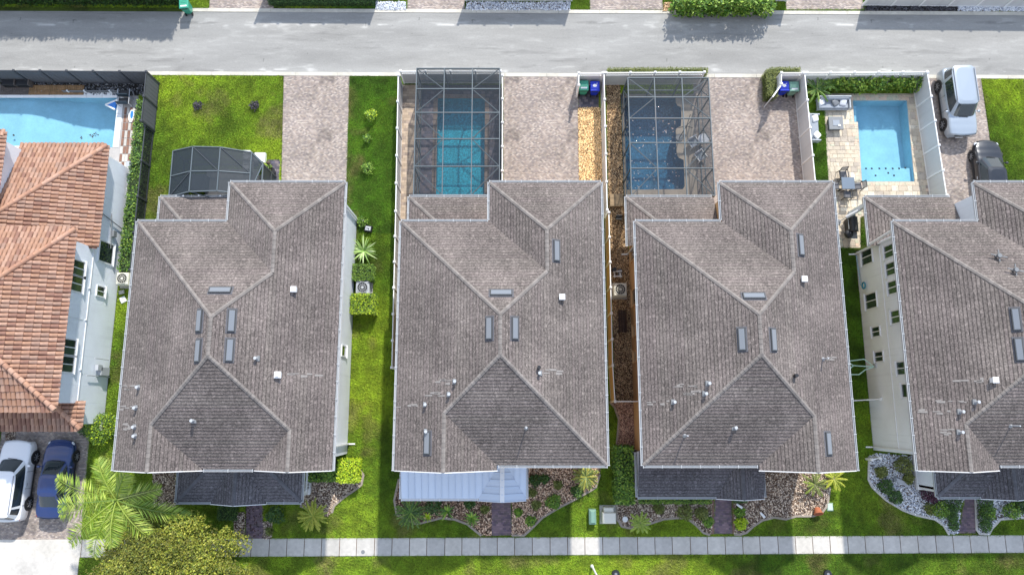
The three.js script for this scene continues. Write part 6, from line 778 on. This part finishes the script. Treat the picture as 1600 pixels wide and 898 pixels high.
for (const [x, y, rr, tn, l] of [[837, 750, .38, 'dark', 'larger dark tuft of a pair near the blue porch roof'], [851, 748, .28, 'dark', 'smaller dark tuft of a pair near the blue porch roof'], [872, 758, .26, 'olive', 'brownish tuft in the middle of the right wood chip bed'], [832, 770, .25, 'olive', 'small dry tuft beside the corner of the blue porch roof'], [865, 784, .5, 'mid', 'rounded yellow green shrub at the curved edge of the right wood chip bed'], [838, 789, .28, 'olive', 'greyish tuft left of the rounded yellow green shrub'], [810, 800, .24, 'mid', 'little green plant by the second front walk'], [829, 814, .32, 'mid', 'lower green plant near the lower edge of the right wood chip bed'], [902, 768, .4, 'dark', 'dark low plant below the sago palm under the eave'], [734, 787, .32, 'dark', 'dark tuft near the blue porch gable'], [757, 796, .25, 'olive', 'dry tuft left of the second front walk'], [430, 805, .6, 'dark', 'rounded dark shrub right of the leaf strewn walk'], [421, 830, .22, 'olive', 'dry small plant in the narrow mulch strip'], [1070, 801, .5, 'olive', 'grey green ground cover in the wavy bed left part'], [1097, 802, .45, 'olive', 'olive shrub in the wavy bed near the third walk'], [1106, 815, .35, 'mid', 'leafy plant at the left edge of the third walk'], [1156, 800, .35, 'mid', 'upper leafy plant along the right border of the third walk'], [1158, 818, .42, 'lime', 'lower lime plant along the right border of the third walk'], [1030, 795, .35, 'olive', 'small dry shrub in the wavy bed below the hedge strip'],
  [1413, 727, .6, 'olive', 'upper patch plant among the white stones'], [1385, 760, .5, 'dark', 'left dark ground cover among the white stones'], [1378, 738, .4, 'olive', 'small ground cover left among the white stones'], [1400, 777, .45, 'dark', 'lower dark ground cover among the white stones'], [1420, 748, .35, 'olive', 'plant beside the pale pipe among the white stones'], [1470, 796, .6, 'mid', 'bright leafy plant low among the white stones'], [1453, 795, .35, 'olive', 'small plant left of the bright leafy one among white stones'], [1545, 800, .5, 'mid', 'leafy plant in the white stones right of the rightmost walk'], [1582, 798, .55, 'mid', 'leafy shrub in the white stones at the right edge'], [1597, 790, .5, 'dark', 'dark shrub at the right edge of the picture by the porch']]) bush(x, y, rr, rr * 1.1, TONES[tn], l, { n: Math.round(260 + 700 * rr * rr), zr: .9 });
for (const [x, y, rr, l] of [[1492, 786, .5, 'top clipped ball shrub left of the rightmost walk'], [1488, 797, .42, 'second clipped ball shrub left of the rightmost walk'], [1489, 808, .36, 'third clipped ball shrub left of the rightmost walk'], [1491, 821, .33, 'lowest clipped ball shrub left of the rightmost walk'], [1541, 784, .5, 'top clipped ball shrub right of the rightmost walk'], [1540, 798, .42, 'second clipped ball shrub right of the rightmost walk'], [1540, 810, .4, 'third clipped ball shrub right of the rightmost walk'], [1541, 822, .38, 'lowest clipped ball shrub right of the rightmost walk']]) bush(x, y, rr, rr * 1.5, TONES.dark.concat(TONES.mid.slice(0, 1)), l, { n: 620, leaf: .08 });
bush(1455, 772, .55, .7, [[.08, .02, .05], [.05, .015, .03], [.12, .04, .07]], 'dark purple shrub under the corner of the right porch roof', { n: 500 });

// fallen leaves on the first walk
{ const r = rngOf(66), m = new MB(), W = GP([[385, 790], [411, 790], [411, 842], [383, 843]]); for (let i = 0; i < 120; i++) { const x = -17 + r() * 1.8, z = 5.4 + r() * 2.5; if (!inPoly(x, z, W)) continue; const a = r() * 6.28; leafAt(m, [x, .03, z], V(Math.cos(a), .1, Math.sin(a)), .1 + r() * .1, .08, [.05 + r() * .05, .035, .03]); } const o = m.build('fallen_leaves', M.leaf); tag(o, 'dark fallen leaves scattered on the leftmost front walk', 'leaves', null, 'stuff'); }
// pale flecks that paint ripple glints on the freeform pool
{ const r = rngOf(67), m = new MB(); for (let i = 0; i < 95; i++) { const x = 8 + r() * 3.6, z = -20.3 + r() * 6; if (!inPoly(x, z, POOL3)) continue; const a = r() * 6.28, k = .25 + r() * .3; leafAt(m, [x, -.055, z], V(Math.cos(a), .12, Math.sin(a)), .06 + r() * .13, .08, [k, k * 1.02, k * 1.05]); } const o = m.build('glint_and_leaf_flecks', M.leaf); tag(o, 'pale flecks painted as glints on the dark freeform pool', 'leaves', null, 'stuff'); }
{ const r = rngOf(68), m = new MB(); for (const [px, py] of [[126, 215], [140, 210], [146, 209], [149, 211], [143, 213], [20, 211]]) { const [x, z] = G(px, py); for (let i = 0; i < 4; i++) { const a = r() * 6.28; leafAt(m, [x + (r() - .5) * .15, -.055, z + (r() - .5) * .15], V(Math.cos(a), .1, Math.sin(a)), .14, .08, [.03, .03, .02]); } } const o = m.build('glint_and_leaf_flecks', M.leaf); tag(o, 'few dark leaves afloat on the left turquoise pool', 'leaves', null, 'stuff'); }

// ---------- grass blades over the lawns ----------
{
  const r = rngOf(909), m = new MB(); for (let i = 0; i < 5; i++) { const a = i * 1.257 + .3, b = .025 + .02 * (i % 2), d = [Math.cos(a), Math.sin(a)], p = [d[0] * b, 0, d[1] * b], s = [-d[1] * .013, d[0] * .013], t = [d[0] * (b + .05), .085 - .015 * (i % 3), d[1] * (b + .05)]; m.tri([p[0] - s[0], 0, p[2] - s[1]], [p[0] + s[0], 0, p[2] + s[1]], t); }
  const g = m.geometry(), W = [], cells = rect(-37, -31.5, 36.5, 10.8), mt = new THREE.Matrix4(), c = new THREE.Color(), q = new THREE.Quaternion(), up = V(0, 1, 0), bb = noGrass.map(p => [Math.min(...p.map(v => v[0])), Math.max(...p.map(v => v[0])), Math.min(...p.map(v => v[1])), Math.max(...p.map(v => v[1])), p]);
  const pts = []; const step = .062; for (let x = -37; x < 36.5; x += step) for (let z = -31.2; z < 11.3; z += step) { const X = x + (r() - .5) * step * 1.6, Z = z + (r() - .5) * step * 1.6; const hw = Math.abs(X) / (CT * CAM_H - ST * Z); if (hw > .765) continue; let ok = true; for (const b of bb) if (X > b[0] && X < b[1] && Z > b[2] && Z < b[3] && inPoly(X, Z, b[4])) { ok = false; break; } if (ok) pts.push(X, Z); }
  const n = pts.length / 2, im = new THREE.InstancedMesh(g, M.blade, n); console.log('grass tufts', n);
  for (let i = 0; i < n; i++) { const x = pts[2 * i], z = pts[2 * i + 1], s = .75 + r() * .7; q.setFromAxisAngle(up, r() * 6.283); mt.compose(V(x, 0, z), q, V(s, s * (.7 + r() * .6), s)); im.setMatrixAt(i, mt); const big = fbm(x / 60 + .5, z / 60 + .5, 9, 4, 61), sm = vn(x * 2.2 + 99, z * 2.2 + 99, 9999, 3), back = x > -12 && x < -8.2 && z < -12 ? .5 : 0, turf = (x > 19.6 && x < 29) && z < 3 ? .6 : 0, k = (.78 + 1.0 * (big - .5) + .5 * (sm - .5)) * (.75 + .5 * r()) * (1 - .25 * back), y = Math.max(0, Math.min(1, .55 + 1.5 * (big - .5) + .5 * (r() - .5) - back - turf * .5)); const dry = Math.max(0, Math.min(1, (fbm(x / 31 + .3, z / 31 + .7, 13, 4, 88) - .60) * 7)) * (r() < .7 ? 1 : .3); if (dry > .05) { im.setColorAt(i, c.setRGB(((.17 + .27 * y) * (1 - dry) + .36 * dry) * k, ((.37 + .15 * y) * (1 - dry) + .36 * dry) * k, ((.026 + .016 * y) * (1 - dry) + .10 * dry) * k)); } else im.setColorAt(i, c.setRGB((.17 + .265 * y) * k, (.39 + .17 * y) * k, (.022 + .014 * y) * k)); }
  im.name = 'grass'; tag(shade(im), 'short bright lawn grass around and between the houses', 'grass', null, 'stuff'); scene.add(im);
}

scene.traverse(o => { if (o.isMesh) { o.castShadow = true; o.receiveShadow = true; } });
renderer.render(scene, camera);
